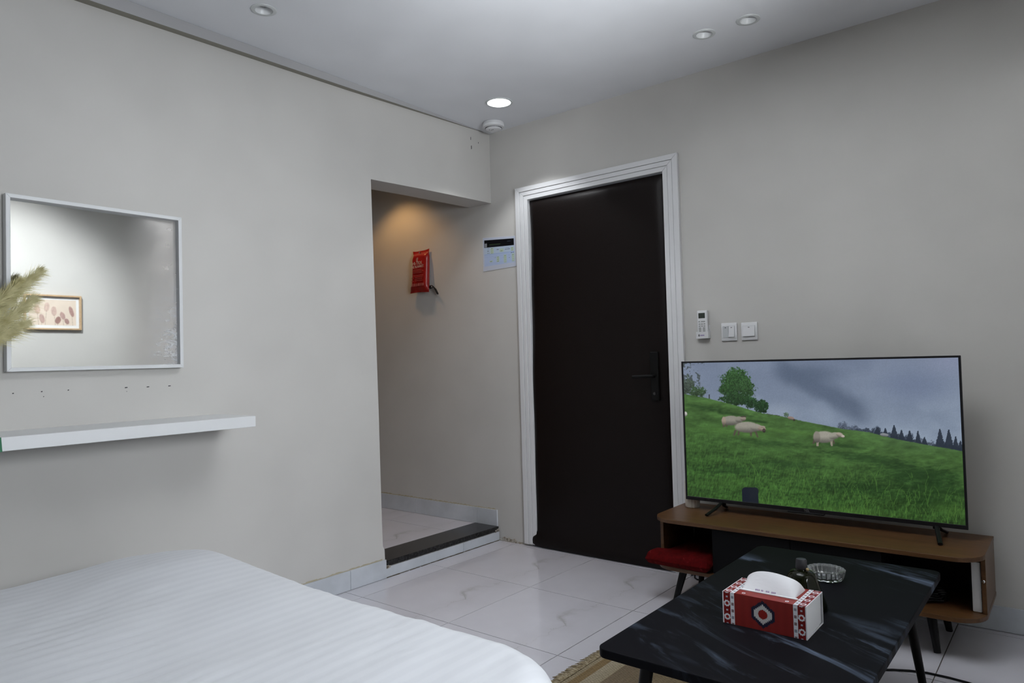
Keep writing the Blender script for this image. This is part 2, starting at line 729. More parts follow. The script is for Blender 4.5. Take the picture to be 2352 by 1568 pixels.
# narrow tapering plaster band where the ceiling meets the left wall, shade painted into it
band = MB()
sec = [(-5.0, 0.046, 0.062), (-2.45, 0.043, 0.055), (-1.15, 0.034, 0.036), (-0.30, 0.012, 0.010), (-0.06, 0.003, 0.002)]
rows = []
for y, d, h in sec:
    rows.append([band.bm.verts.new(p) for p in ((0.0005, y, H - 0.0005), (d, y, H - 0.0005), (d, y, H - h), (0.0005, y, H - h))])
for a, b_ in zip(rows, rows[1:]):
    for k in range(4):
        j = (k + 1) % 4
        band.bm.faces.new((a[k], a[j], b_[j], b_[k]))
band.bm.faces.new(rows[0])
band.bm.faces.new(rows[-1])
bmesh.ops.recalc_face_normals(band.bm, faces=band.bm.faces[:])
bo = band.build('trim_1', mat('shaded_band_face', (0.46, 0.455, 0.46, 1), 0.6))  # greyed so the band's face looks shaded
bo.data.materials.append(mat('shaded_band_underside', (0.30, 0.285, 0.24, 1), 0.8))  # darker colour stands for the shade under the band
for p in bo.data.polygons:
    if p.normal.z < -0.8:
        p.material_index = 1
struct(bo, 'narrow plaster band with painted shade where the ceiling meets the mirror wall')

# skirting tiles ------------------------------------------------------------
def skirting(name, label, pieces, loc=(0, 0, 0)):
    e = empty_struct(name, loc, label)
    for (x0, x1, y0, y1, z0, z1) in pieces:
        MB().box(x0, x1, y0, y1, z0, z1, 0.0008, 1).build('tile', M_SKIRT, e)
    return e


g = 0.001
ys = [-0.969, -1.212, -1.812, -2.412, -3.012, -3.612, -4.212, -4.812, -5.0]
skirting('baseboard_left', 'white tile skirting along the mirror wall',
         [(0.0, 0.009, b_ + g, a - g, 0.002, 0.101) for a, b_ in zip(ys, ys[1:])])
xs = [1.345, 1.945, 2.545, 3.145, 3.6]
skirting('baseboard_right', 'white tile skirting behind the television stand',
         [(a + g, b_ - g, -0.009, 0.0, 0.002, 0.103) for a, b_ in zip(xs, xs[1:])])
xs = [-0.012, -0.19, -0.79, -1.39, -1.99, PX]
skirting('baseboard_passage', 'grey-white tile skirting inside the passage',
         [(b_ + g, a - g, -0.010, 0.0, PF + 0.001, PF + 0.108) for a, b_ in zip(xs, xs[1:])])
skirting('baseboard_opposite', 'white tile skirting on the wall facing the mirror',
         [(RW - 0.009, RW, y - 0.6 + g, y - g, 0.002, 0.101) for y in (-0.01, -0.61, -1.21, -1.81, -2.41, -3.01, -3.61)])
# dusty paint line on top of the passage skirting and crumbling plaster at the foot of the right wall
st = empty_struct('trim_2', (-0.2, -0.5, 0), 'step into the passage with black stone threshold and white riser tiles')
MB().box(-0.205, 0.0015, -0.967, -0.011, 0.060, 0.0905, 0.002, 1).build('threshold_stone', M_GRANITE, st)
for a, b_ in ((-0.9675, -0.352), (-0.349, -0.008)):
    MB().box(-0.006, 0.003, a, b_, 0.003, 0.057, 0.0008, 1).build('tile', M_SKIRT, st)
MB().box(-0.20, -0.004, -0.967, -0.006, -0.02, 0.060).build('step_core', M_DIRT, st)
# rough mortar spots at both ends of the step
for (y0, y1, z0, z1) in ((-0.967, -0.925, 0.050, 0.066), (-0.045, -0.006, 0.055, 0.084)):
    b = MB()
    for k in range(9):
        yy, zz = random.uniform(y0, y1), random.uniform(z0, z1)
        s = random.uniform(0.003, 0.008)
        b.box(0.0, 0.0045, yy - s, yy + s, zz - s * 0.7, zz + s * 0.7, 0.0015, 1)
    b.build('mortar', M_DIRT, st)
b = MB()
for k in range(16):
    x = 0.004 + 0.0118 * k
    hh = random.uniform(0.008, 0.028)
    b.box(x, x + 0.0125, -random.uniform(0.006, 0.016), 0.0, -0.001, hh, 0.002, 1)
struct(b.build('trim_3', M_DIRT), 'crumbling plaster at the foot of the wall beside the door frame')

def paint_edge(parent, name, pts, normal_axis, base, amp, m_):
    """uneven hand-painted edge just above a run of skirting: pts are positions along the run"""
    b = MB()
    for a, c in zip(pts, pts[1:]):
        h0, h1 = random.uniform(0.3, 1.0) * amp, random.uniform(0.3, 1.0) * amp
        if normal_axis == 0:
            b.prism([(a, base), (c, base), (c, base + h1), (a, base + h0)], 0, 0.0, 0.0012)
        else:
            b.prism([(a, base), (c, base), (c, base + h1), (a, base + h0)], 1, -0.0012, 0.0)
    return b.build(name, m_, parent)


M_BLEED = mat('yellowed_paint_edge', (0.50, 0.44, 0.32, 1), 0.8)
paint_edge(wl, 'paint_edge', [-2.4 + 0.022 * k for k in range(65)], 0, 0.1012, 0.009, M_BLEED)
paint_edge(wr, 'paint_edge', [-1.9 + 0.022 * k for k in range(86)], 1, PF + 0.1082, 0.010, M_BLEED)
b = MB()
y_ = -0.966
while y_ < -0.02:
    w_ = random.uniform(0.01, 0.05)
    b.box(0.0025, 0.0025 + random.uniform(0.002, 0.006), y_, min(y_ + w_, -0.012), -0.001, random.uniform(0.0012, 0.004))
    y_ += w_ + (random.uniform(0, 0.012) if random.random() < 0.4 else 0)
b.build('dirty_joint', mat('dark_dirt', (0.09, 0.065, 0.035, 1), 0.95), st)

# wall marks: old screw holes above the shelf, scuffs near the ceiling corner
M_HOLE = mat('dark_hole', (0.03, 0.03, 0.035, 1), 0.9)
for (y, z, w, h) in ((-2.684, 1.098, 0.005, 0.004), (-2.594, 1.100, 0.005, 0.004), (-2.588, 1.081, 0.003, 0.003),
                     (-2.506, 1.101, 0.005, 0.004), (-2.298, 1.101, 0.010, 0.0045), (-2.296, 1.085, 0.003, 0.002),
                     (-2.213, 1.100, 0.010, 0.004), (-2.125, 1.100, 0.010, 0.004),
                     (-0.185, 2.602, 0.004, 0.022), (-0.180, 2.545, 0.006, 0.026), (-0.112, 2.590, 0.004, 0.010)):
    MB().prism([(y - w / 2, z - h / 2), (y + w / 2, z - h * 0.3), (y + w / 2, z + h / 2), (y - w / 2, z + h * 0.4)],
               0, -0.001, 0.0006).build('screw_hole', M_HOLE, wl)

# ------------------------------------------------------------------ door with its frame
fr = empty_struct('trim_4', (0.75, 0, 0), 'white grooved door frame around the dark door')
FX0, FX1, FZ = 0.220, 1.343, 2.265
IX0, IX1, IZ = 0.3125, 1.251, 2.181
PROUD = 0.022


# each side is three parallel flat strips with fine grooves between them, mitred at the corners
def frame_side(name, fn):
    bm_ = MB()
    ts = [0.0, 0.36, 0.68, 1.0]
    gg = 0.012
    for a, b_, pr in zip(ts, ts[1:], (PROUD, PROUD - 0.003, PROUD - 0.006)):
        a2, b2 = a + (gg if a > 0 else 0), b_ - (gg if b_ < 1 else 0)
        q = fn(a2, b2)
        bm_.prism(q, 1, -pr, -0.0002, 0.0012, 1)
    bm_.prism(fn(0.01, 0.99), 1, -PROUD + 0.010, -0.0002)
    return bm_.build(name, M_FRAME, fr)


M_FRAME = mat('white_gloss_paint', (0.80, 0.80, 0.81, 1), 0.38)
L = lambda a, b_, t: a + (b_ - a) * t
frame_side('frame_jamb', lambda a, b_: [(L(FX0, IX0, a), 0.012), (L(FX0, IX0, b_), 0.012),
                                        (L(FX0, IX0, b_), L(FZ, IZ, b_)), (L(FX0, IX0, a), L(FZ, IZ, a))])
frame_side('frame_jamb', lambda a, b_: [(L(FX1, IX1, a), 0.0), (L(FX1, IX1, b_), 0.0),
                                        (L(FX1, IX1, b_), L(FZ, IZ, b_)), (L(FX1, IX1, a), L(FZ, IZ, a))])
frame_side('frame_head', lambda a, b_: [(L(FX0, IX0, a) + 0.001, L(FZ, IZ, a)), (L(FX0, IX0, b_) + 0.001, L(FZ, IZ, b_)),
                                        (L(FX1, IX1, b_) - 0.001, L(FZ, IZ, b_)), (L(FX1, IX1, a) - 0.001, L(FZ, IZ, a))])
# reveal lining inside the opening
rv = MB()
rv.box(0.276, 0.3125, 0.0, 0.10, 0, 2.19)
rv.box(1.251, 1.261, 0.0, 0.10, 0, 2.19)
rv.box(0.3125, 1.251, 0.0, 0.10, 2.181, 2.194)
rv.build('frame_lining', M_FRAME, fr)

dr = empty_struct('door_1', (0.77, 0, 0), 'tall dark brown padded leatherette door in the white frame')


def door_panel():
    nu, nv = 46, 110
    b = MB()
    z0, z1 = 0.004, 2.173
    grid = []
    for j in range(nv):
        t = j / (nv - 1)
        z = z0 + (z1 - z0) * t
        wl_ = 0.318 - 0.030 * (1 - t) ** 1.2 + 0.0045 * math.sin(9.2 * t + 0.5) + 0.003 * math.sin(23 * t)
        if z < 0.085:
            k = math.sqrt(max(0.0, 1 - ((z - 0.04) / 0.046) ** 2)) if abs(z - 0.04) < 0.046 else 0
            wl_ = min(wl_, 0.292 - 0.030 * k)
        wr_ = 1.249 + 0.022 * (1 - t) ** 2 + 0.002 * math.sin(17 * t)
        row = []
        for i in range(nu):
            s = i / (nu - 1)
            x = wl_ + (wr_ - wl_) * s
            e = min(s, 1 - s) * (wr_ - wl_)
            ez = (z1 - z)
            eb = (z - z0)
            puff = 0.026 * (1 - math.exp(-e / 0.020)) * (1 - math.exp(-ez / 0.02)) * (0.4 + 0.6 * (1 - math.exp(-eb / 0.02)))
            y = 0.008 - puff - 0.0035 * math.sin(2.1 * z + 3 * s) * math.sin(3.14 * s)
            if z < 0.11:
                y -= 0.012 * sstep(0.11, 0.03, z)
            row.append(b.bm.verts.new((x, y, z + (0.004 * (1 - s) if j == nv - 1 else 0))))
        grid.append(row)
    for j in range(nv - 1):
        for i in range(nu - 1):
            b.bm.faces.new((grid[j][i], grid[j][i + 1], grid[j + 1][i + 1], grid[j + 1][i]))
    return b


door_panel().build('upholstered_panel', M_LEATHER, dr, smooth=True)
MB().box(0.318, 1.247, 0.009, 0.05, 0.006, 2.176, 0.003, 1).build('door_core', M_LEATHER, dr)
M_HANDLE = mat('matt_black_handle', (0.006, 0.006, 0.006, 1), 0.5, spec=0.2)
hd = MB().box(1.146, 1.196, -0.034, -0.019, 0.925, 1.195, 0.006, 2).build('handle_plate', M_HANDLE, dr)
MB().tube([(1.171, -0.034, 1.062), (1.171, -0.062, 1.062), (1.160, -0.072, 1.062), (1.06, -0.074, 1.058)], 0.0095, 10).build(
    'lever', M_HANDLE, hd, smooth=True)
MB().lathe([(0.008, 0.0), (0.008, 0.004), (0.003, 0.0045)], (1.171, -0.034, 0.965), 'y', 20).build('keyhole', mat('dark_steel', (0.10, 0.10, 0.10, 1), 0.35, 1.0), hd)

# ------------------------------------------------------------------ recessed lamps and smoke detector
M_LENS = mat('dim_lamp_lens', (0.18, 0.18, 0.17, 1), 0.12, coat=0.4)
M_LAMPRING = mat('lamp_ring', (0.66, 0.68, 0.68, 1), 0.45)


def gimbal_lamp(c, label, lit=False, watts=0.0, aim=None, color=(1, 1, 1), angle=110, zc=H):
    x, y = c
    t = thing('ceiling_downlight', label, 'downlight', (x, y, zc), 'recessed ceiling downlights')
    MB().lathe([(R_OFF, 0.0), (R_OFF, -0.004), (0.047, -0.0045), (0.0515, -0.003), (0.0525, 0.0)], (x, y, zc - 0.0002),
               n=40, cap=False).build('trim_ring', M_LAMPRING, t, smooth=True)
    MB().lathe([(R_OFF - 0.0005, -0.003), (0.034, 0.006), (0.0255, 0.020), (0.0255, 0.028)], (x, y, zc), n=40, cap=False).build(
        'reflector_cup', M_WHITE, t, smooth=True)
    if lit:
        ml = mat('lit_lens', (1, 1, 1, 1), 0.4, emis=(*color, 1), estr=12.0)
    else:
        ml = M_LENS
    MB().lathe([(0.0, 0.0165), (0.018, 0.0185), (0.0245, 0.022), (0.0255, 0.026)], (x, y, zc), n=32, cap=False).build(
        'lens', ml, t, smooth=True)
    if lit:
        add_spot(t, (x, y, zc - 0.012), watts, aim, color, angle)
    return t


def add_spot(parent, loc, watts, aim=None, color=(1, 1, 1), angle=110, blend=0.7, rad=0.03):
    ld = bpy.data.lights.new('lamp_light', 'SPOT')
    ld.energy = watts
    ld.color = color
    ld.spot_size = math.radians(angle)
    ld.spot_blend = blend
    ld.shadow_soft_size = rad
    o = bpy.data.objects.new('lamp_light', ld)
    COL.objects.link(o)
    o.parent = parent
    o.location = Vector(loc) - ORIG[parent]
    d = Vector((0, 0, -1)) if aim is None else (Vector(aim) - Vector(loc)).normalized()
    o.rotation_euler = d.to_track_quat('-Z', 'Y').to_euler()
    return o


gimbal_lamp(OFF_LAMPS[0], 'unlit recessed downlight in the ceiling above the mirror wall')
gimbal_lamp(OFF_LAMPS[1], 'unlit recessed downlight by the right wall, the one nearer the lit lamp')
gimbal_lamp(OFF_LAMPS[2], 'unlit recessed downlight by the right wall, the rightmost of the pair')

cl = thing('ceiling_downlight', 'lit round white downlight beside the smoke detector', 'downlight', (*CORNER, H),
           'recessed ceiling downlights')
MB().lathe([(R_LIT, 0.002), (R_LIT, -0.003), (0.074, -0.0045), (0.0795, -0.003), (0.081, 0.0)], (*CORNER, H - 0.0002), n=48,
           cap=False).build('trim_ring', M_LAMPRING, cl, smooth=True)
M_LITDISC = mat('lit_diffuser', (1, 1, 1, 1), 0.4, emis=(0.96, 0.98, 1, 1), estr=6.0)
MB().lathe([(0.0, 0.0), (0.05, 0.0), (R_LIT - 0.0003, 0.001), (R_LIT - 0.0003, 0.004)], (*CORNER, H - 0.001), n=48, cap=False).build(
    'diffuser', M_LITDISC, cl)
add_spot(cl, (CORNER[0] + 0.045, CORNER[1], H - 0.008), W_CORNER, None, (0.94, 0.97, 1.0), 98, 0.35, 0.02)

# lamps outside the frame that light the room
COOL = (0.93, 0.97, 1.0)
gimbal_lamp(LIT_SMALL[0], 'lit downlight at the right end of the television wall', True, W_ROOM, None, COOL, 130)
gimbal_lamp(LIT_SMALL[1], 'lit downlight washing the wall that the mirror shows', True, W_WASH, (3.6, -1.78, 1.66), COOL, 77)
# added ceiling panel out of view, imitating light bounced off the ceiling
PC = (1.80, -1.64)
pn = thing('added_ceiling_panel', 'added round panel on the ceiling, out of view, standing in for bounced light', 'added lamp', (*PC, H))
MB().lathe([(0.562, -0.0002), (0.566, -0.004), (0.566, -0.022), (0.558, -0.024), (0.554, -0.020)], (*PC, H), n=96, cap=False).build('rim', M_WHITE, pn, smooth=True)
MB().lathe([(0.0, -0.0190), (0.554, -0.0190), (0.556, -0.017)], (*PC, H), n=96, cap=False).build(
    'diffuser', mat('added_panel_diffuser', (1, 1, 1, 1), 0.5, emis=(*COOL, 1), estr=1.5), pn)
ld = bpy.data.lights.new('added_panel_light', 'AREA')
ld.shape = 'DISK'
ld.size = 1.1
ld.energy = W_PANEL
ld.color = COOL
lo = bpy.data.objects.new('added_panel_light', ld)
COL.objects.link(lo)
lo.parent = pn
lo.location = (0, 0, -0.026)
# added uplighter, out of view, making the bounced light pool on the ceiling
UP, AIM = Vector((3.15, -2.30, 1.75)), Vector((2.32, -1.75, H))
ul = thing('added_uplighter', 'slim black uplighter added out of view for the bounced light on the ceiling', 'floor lamp', (3.15, -2.30, 0))
MB().lathe([(0.0, 0.0005), (0.13, 0.0005), (0.135, 0.006), (0.132, 0.016), (0.02, 0.024), (0.011, 0.03)], (3.15, -2.30, 0), n=48, cap=False).build('base', M_BLACK, ul, smooth=True)
MB().lathe([(0.010, 0.024), (0.010, 1.66), (0.014, 1.665), (0.014, 1.68)], (3.15, -2.30, 0), n=20).build('pole', M_BLACK, ul, smooth=True)
hb = MB().lathe([(0.0, -0.085), (0.035, -0.08), (0.055, -0.03), (0.068, 0.03), (0.066, 0.03), (0.052, -0.028), (0.030, -0.070), (0.0, -0.072)], (0, 0, 0), n=40, cap=False)
hb.transform(Matrix.Translation(UP) @ (AIM - UP).to_track_quat('Z', 'Y').to_matrix().to_4x4())
hb.build('added_lamp_head', M_BLACK, ul, smooth=True)
add_spot(ul, UP + (AIM - UP).normalized() * 0.032, W_UP, AIM, COOL, 70, 1.0, 0.05)
# warm lamp inside the passage
pl = thing('passage_lamp', 'warm recessed lamp in the passage ceiling above the red pouch', 'downlight', (-0.84, -0.33, 2.60))
MB().lathe([(0.030, 0.0), (0.030, -0.004), (0.043, -0.004), (0.046, 0.0)], (-0.84, -0.33, 2.5995), n=32, cap=False).build(
    'trim_ring', M_LAMPRING, pl, smooth=True)
MB().lathe([(0.0, -0.002), (0.02, -0.002), (0.030, -0.0005)], (-0.84, -0.33, 2.5995), n=32, cap=False).build(
    'lens', mat('warm_lens', (1, 0.8, 0.5, 1), 0.4, emis=(1, 0.62, 0.28, 1), estr=12), pl)
add_spot(pl, (-0.84, -0.33, 2.588), W_PASSAGE, None, (1.0, 0.55, 0.19), 114, 0.5, 0.02)

sd = thing('smoke_detector', 'round white smoke detector on the ceiling in the corner', 'smoke detector', (0.165, -0.150, H))
sc = (0.165, -0.150, H)
MB().lathe([(0.0, -0.0002), (0.063, -0.0002), (0.066, -0.003), (0.066, -0.010), (0.063, -0.012)], sc, n=48).build(
    'mounting_base', M_PLASTIC, sd, smooth=True)
MB().lathe([(0.060, -0.011), (0.069, -0.013), (0.070, -0.024), (0.067, -0.030), (0.050, -0.034)], sc, n=48, cap=False).build(
    'body', M_PLASTIC, sd, smooth=True)
MB().lathe([(0.052, -0.033), (0.051, -0.040), (0.046, -0.045), (0.030, -0.0475), (0.0, -0.048)], sc, n=48, cap=False).build(
    'cap', M_PLASTIC, sd, smooth=True)
b = MB()
for k in range(40):
    a = 2 * math.pi * k / 40
    q = MB()
    q.box(0.0502, 0.0528, -0.0024, 0.0024, -0.0395, -0.0345)
    q.transform(Matrix.Translation(sc) @ Matrix.Rotation(a, 4, 'Z'))
    tmp = bpy.data.meshes.new('x')
    q.bm.to_mesh(tmp)
    q.bm.free()
    b.bm.from_mesh(tmp)
    bpy.data.meshes.remove(tmp)
b.build('vent_slots', M_DARKPL, sd)
MB().lathe([(0.0, -0.0490), (0.003, -0.0485), (0.0035, -0.046)], (sc[0] - 0.012, sc[1] - 0.026, H), n=16, cap=False).build('indicator', M_DARKPL, sd)
b = MB()
for k in range(4):
    b.box(sc[0] - 0.010 + 0.006 * k, sc[0] - 0.006 + 0.006 * k, sc[1] - 0.016, sc[1] - 0.012, H - 0.0486, H - 0.0470)
b.build('printed_marks', M_DARKPL, sd)

# ------------------------------------------------------------------ added window beside the camera, an unseen light source
wn = empty_struct('added_window', (RW, (WY0 + WY1) / 2, WZ0), 'added white framed window, out of view, lighting the room from the wall facing the mirror')
ym = (WY0 + WY1) / 2
for a, b_, c, d in ((WY0, WY1, WZ0, WZ0 + 0.05), (WY0, WY1, WZ1 - 0.05, WZ1), (WY0, WY0 + 0.05, WZ0 + 0.05, WZ1 - 0.05),
                    (WY1 - 0.05, WY1, WZ0 + 0.05, WZ1 - 0.05), (ym - 0.02, ym + 0.02, WZ0 + 0.05, WZ1 - 0.05)):
    MB().box(RW + 0.06, RW + 0.12, a, b_, c, d).build('added_window_frame', M_WHITE, wn)
M_GLASS = bpy.data.materials.new('added_window_glass')
M_GLASS.use_nodes = True
nt = M_GLASS.node_tree
nt.nodes.remove(nt.nodes['Principled BSDF'])
mx, tr, gl, fr_ = N(nt, 'ShaderNodeMixShader'), N(nt, 'ShaderNodeBsdfTransparent'), N(nt, 'ShaderNodeBsdfGlossy'), N(nt, 'ShaderNodeFresnel')
gl.inputs['Roughness'].default_value = 0.0
nt.links.new(fr_.outputs[0], mx.inputs[0])
nt.links.new(tr.outputs[0], mx.inputs[1])
nt.links.new(gl.outputs[0], mx.inputs[2])
nt.links.new(mx.outputs[0], nt.nodes['Material Output'].inputs['Surface'])
for a, b_ in ((WY0 + 0.05, ym - 0.02), (ym + 0.02, WY1 - 0.05)):
    MB().box(RW + 0.088, RW + 0.092, a, b_, WZ0 + 0.05, WZ1 - 0.05).build('added_pane', M_GLASS, wn)

# ------------------------------------------------------------------ mirror
MY0, MY1, MZ0, MZ1 = -2.712, -2.080, 1.176, 1.816
MD = 0.036
mi = thing('wall_mirror', 'square mirror in a deep white box frame above the white shelf', 'mirror', (0, -2.396, MZ0))
LIP = 0.0145


def frame_piece(q):
    return MB().prism(q, 0, 0.0005, MD, 0.0012, 1).build('frame_rail', M_WHITE, mi)


frame_piece([(MY0, MZ1), (MY1, MZ1), (MY1 - LIP, MZ1 - LIP), (MY0 + LIP, MZ1 - LIP)])
frame_piece([(MY0, MZ0), (MY1, MZ0), (MY1 - LIP, MZ0 + LIP), (MY0 + LIP, MZ0 + LIP)])
frame_piece([(MY0, MZ0), (MY0 + LIP, MZ0 + LIP), (MY0 + LIP, MZ1 - LIP), (MY0, MZ1)])
frame_piece([(MY1, MZ0), (MY1 - LIP, MZ0 + LIP), (MY1 - LIP, MZ1 - LIP), (MY1, MZ1)])


def mirror_mat():
    m = mat('mirror_with_smears', (0.90, 0.92, 0.91, 1), 0.02, 1.0)
    nt, b = nodes(m)
    tc = N(nt, 'ShaderNodeTexCoord')
    sep = N(nt, 'ShaderNodeSeparateXYZ')
    nt.links.new(tc.outputs['Object'], sep.inputs[0])
    y, z = sep.outputs[1], sep.outputs[2]     # y -0.3..0.3, z 0..0.64
    v = coords(nt, 'Object', scale=(1, 2.2, 6.5), rot=(math.radians(-14), 0, 0))
    streak = noise(nt, v, 6, 4, 0.6, 1.6)
    blot = noise(nt, coords(nt, 'Object'), 7, 5, 0.6, 0.5)
    right = N(nt, 'ShaderNodeMapRange', interpolation_type='SMOOTHSTEP')
    right.inputs[1].default_value = 0.02
    right.inputs[2].default_value = 0.30
    nt.links.new(y, right.inputs[0])
    edge = N(nt, 'ShaderNodeMapRange', interpolation_type='SMOOTHSTEP')
    edge.inputs[1].default_value = 0.13
    edge.inputs[2].default_value = 0.29
    nt.links.new(y, edge.inputs[0])
    low = N(nt, 'ShaderNodeMapRange', interpolation_type='SMOOTHSTEP')
    low.inputs[1].default_value = 0.52
    low.inputs[2].default_value = 0.06
    nt.links.new(z, low.inputs[0])
    # rubbed, hazy film over the right-hand side
    film = math_n(nt, 'MULTIPLY', right.outputs[0], math_n(nt, 'ADD', math_n(nt, 'MULTIPLY', blot, 0.5), 0.35), True)
    rg = math_n(nt, 'ADD', math_n(nt, 'MULTIPLY', film, 0.42), 0.015)
    nt.links.new(rg, b.inputs['Roughness'])
    # white wiped smears gathering at the lower right
    sm = math_n(nt, 'ADD', math_n(nt, 'MULTIPLY', math_n(nt, 'SUBTRACT', streak, 0.42, True), 2.6, True), 0.12, True)
    sm = math_n(nt, 'MULTIPLY', sm, math_n(nt, 'MULTIPLY', edge.outputs[0], low.outputs[0]), True)
    vor = N(nt, 'ShaderNodeTexVoronoi')
    vor.inputs['Scale'].default_value = 34
    nt.links.new(tc.outputs['Object'], vor.inputs['Vector'])
    dots = math_n(nt, 'MULTIPLY', math_n(nt, 'LESS_THAN', vor.outputs['Distance'], 0.07), math_n(nt, 'GREATER_THAN', blot, 0.56))
    dots = math_n(nt, 'MULTIPLY', dots, edge.outputs[0], True)
    white = math_n(nt, 'MAXIMUM', math_n(nt, 'MULTIPLY', sm, 0.7), dots, True)
    haze = math_n(nt, 'MULTIPLY', film, 0.35)
    fac = math_n(nt, 'MAXIMUM', white, haze, True)
    nt.links.new(math_n(nt, 'SUBTRACT', 1.0, fac), b.inputs['Metallic'])
    tan = mixc(nt, film, (0.90, 0.92, 0.91, 1), (0.66, 0.60, 0.56, 1))
    nt.links.new(mixc(nt, white, tan, (0.85, 0.90, 0.98, 1)), b.inputs['Base Color'])
    return m


b = MB()
b.box(0.004, 0.009, MY0 + LIP - 0.004, MY1 - LIP + 0.004, MZ0 + LIP - 0.004, MZ1 - LIP + 0.004)
b.build('mirror_glass', mirror_mat(), mi)
MB().box(0.0008, 0.0038, MY0 + 0.01, MY1 - 0.01, MZ0 + 0.01, MZ1 - 0.01).build('backing_board', M_DARKPL, mi)

# ------------------------------------------------------------------ shelf
sh = thing('wall_shelf', 'long white floating shelf below the mirror', 'shelf', (0, -2.45, 0.92))
MB().box(0.0005, 0.295, -3.02, -1.905, 0.920, 0.965, 0.0012, 1).build('shelf_board', M_WHITE, sh)
b = MB()
b.prism([(-2.822, 0.919), (-2.796, 0.919), (-2.799, 0.9655), (-2.824, 0.9655)], 0, 0.2952, 0.2962)
b.build('green_tape', mat('green_tape', (0.02, 0.16, 0.07, 1), 0.5), sh)

# vase (outside the frame) with dried pampas plumes leaning into view
M_STEM = mat('dry_stem', (0.42, 0.33, 0.15, 1), 0.8)


def plume_mat():
    m = mat('pampas_plume', (0.62, 0.55, 0.32, 1), 0.85, sheen=0.4)
    nt, b = nodes(m)
    nt.links.new(ramp(nt, noise(nt, coords(nt, 'Object'), 30, 2), [(0.3, (0.54, 0.48, 0.21, 1)), (0.7, (0.86, 0.80, 0.47, 1))]),
                 b.inputs['Base Color'])
    return m


M_PLUME = plume_mat()
va = thing('flower_vase', 'slim white ceramic vase on the shelf holding dried grass', 'vase', (0.16, -2.93, 0.9655))
MB().lathe([(0.030, 0.0), (0.045, 0.004), (0.056, 0.05), (0.058, 0.10), (0.045, 0.15), (0.026, 0.185), (0.024, 0.21), (0.029, 0.225),
            (0.026, 0.225), (0.021, 0.21), (0.023, 0.185), (0.040, 0.15), (0.052, 0.10), (0.040, 0.01), (0.0, 0.008)],
           (0.16, -2.93, 0.9655), n=36, cap=False).build('body', mat('white_ceramic', (0.78, 0.77, 0.75, 1), 0.4), va, smooth=True)


def pampas(pts, label, hairs, length, seed):
    rg = random.Random(seed)
    t = thing('pampas_stem', label, 'dried grass', (0.16, -2.93, 0.98), 'dried pampas stems in the vase')
    P = [Vector(p) for p in pts]

    def at(s):
        # Catmull-Rom through the points
        f = s * (len(P) - 1)
        i = min(int(f), len(P) - 2)
        u = f - i
        p0, p1, p2, p3 = P[max(i - 1, 0)], P[i], P[i + 1], P[min(i + 2, len(P) - 1)]
        return 0.5 * ((2 * p1) + (p2 - p0) * u + (2 * p0 - 5 * p1 + 4 * p2 - p3) * u * u + (3 * p1 - p0 - 3 * p2 + p3) * u ** 3)
    n = 24
    MB().tube([at(k / n) for k in range(n + 1)], [0.0026 * (1 - 0.8 * k / n) for k in range(n + 1)], 6).build('stem', M_STEM, t)
    b = MB()
    s0 = 0.38
    for k in range(int(hairs * 1.5)):
        s = s0 + (1 - s0) * (rg.random() ** 0.9)
        base = at(s)
        tan = (at(min(1, s + 0.02)) - at(s - 0.02)).normalized()
        side = Vector((rg.gauss(0, 1), rg.gauss(0, 1), rg.gauss(0, 1)))
        side = (side - tan * side.dot(tan)).normalized()
        taper = 0.35 + 0.65 * math.sin(math.pi * min(1, max(0.06, (s - s0) / (1 - s0) * 0.85 + 0.12)))
        ln = length * taper * rg.uniform(0.5, 1.3)
        sp = rg.uniform(0.10, 0.75)
        d1 = (tan + side * sp).normalized()
        droop = Vector((0, 0, -1)) * ln * rg.uniform(0.05, 0.3)
        p1 = base + d1 * ln * 0.5
        p2 = base + d1 * ln + droop
        wv = d1.cross(Vector((1, 0.2, 0.1))).normalized() * rg.uniform(0.0003, 0.0006)
        a0, a1 = b.bm.verts.new(base - wv), b.bm.verts.new(base + wv)
        c0, c1 = b.bm.verts.new(p1 - wv * 0.9), b.bm.verts.new(p1 + wv * 0.9)
        e = b.bm.verts.new(p2)
        b.bm.faces.new((a0, a1, c1, c0))
        b.bm.faces.new((c0, c1, e))
    o = b.build('plume', M_PLUME, t)
    o['kind'] = 'stuff'
    return t


VB = (0.16, -2.93, 0.99)
VT = (0.16, -2.925, 1.20)
pampas([VB, VT, (0.155, -2.82, 1.32), (0.15, -2.72, 1.44), (0.145, -2.645, 1.525)],
       'tallest beige pampas plume leaning over the mirror', 1500, 0.085, 1)
pampas([VB, (0.165, -2.922, 1.20), (0.17, -2.85, 1.31), (0.175, -2.775, 1.41), (0.18, -2.715, 1.482)],
       'shorter beige pampas plume at the photo\'s left edge, left of the tallest one', 900, 0.07, 2)
pampas([VB, (0.16, -2.915, 1.19), (0.15, -2.82, 1.28), (0.14, -2.73, 1.36), (0.13, -2.662, 1.425)],
       'beige pampas plume spreading to the right below the tallest one', 1300, 0.085, 3)
pampas([VB, (0.155, -2.915, 1.17), (0.15, -2.83, 1.24), (0.145, -2.76, 1.295), (0.14, -2.690, 1.340)],
       'lowest beige pampas plume, drooping sideways above the shelf', 1200, 0.085, 4)

# ------------------------------------------------------------------ framed picture seen in the mirror
pf = thing('picture_frame', 'pale wooden box frame with bunny-tail grass print, seen in the mirror', 'picture', (RW, -1.40, 1.525))
PY0, PY1, PZ0, PZ1 = -1.62, -1.205, 1.525, 1.812
fw = 0.013


def pf_piece(q):
    MB().prism(q, 0, RW - 0.032, RW - 0.0005, 0.001, 1).build('frame_rail', M_PALEWOOD, pf)


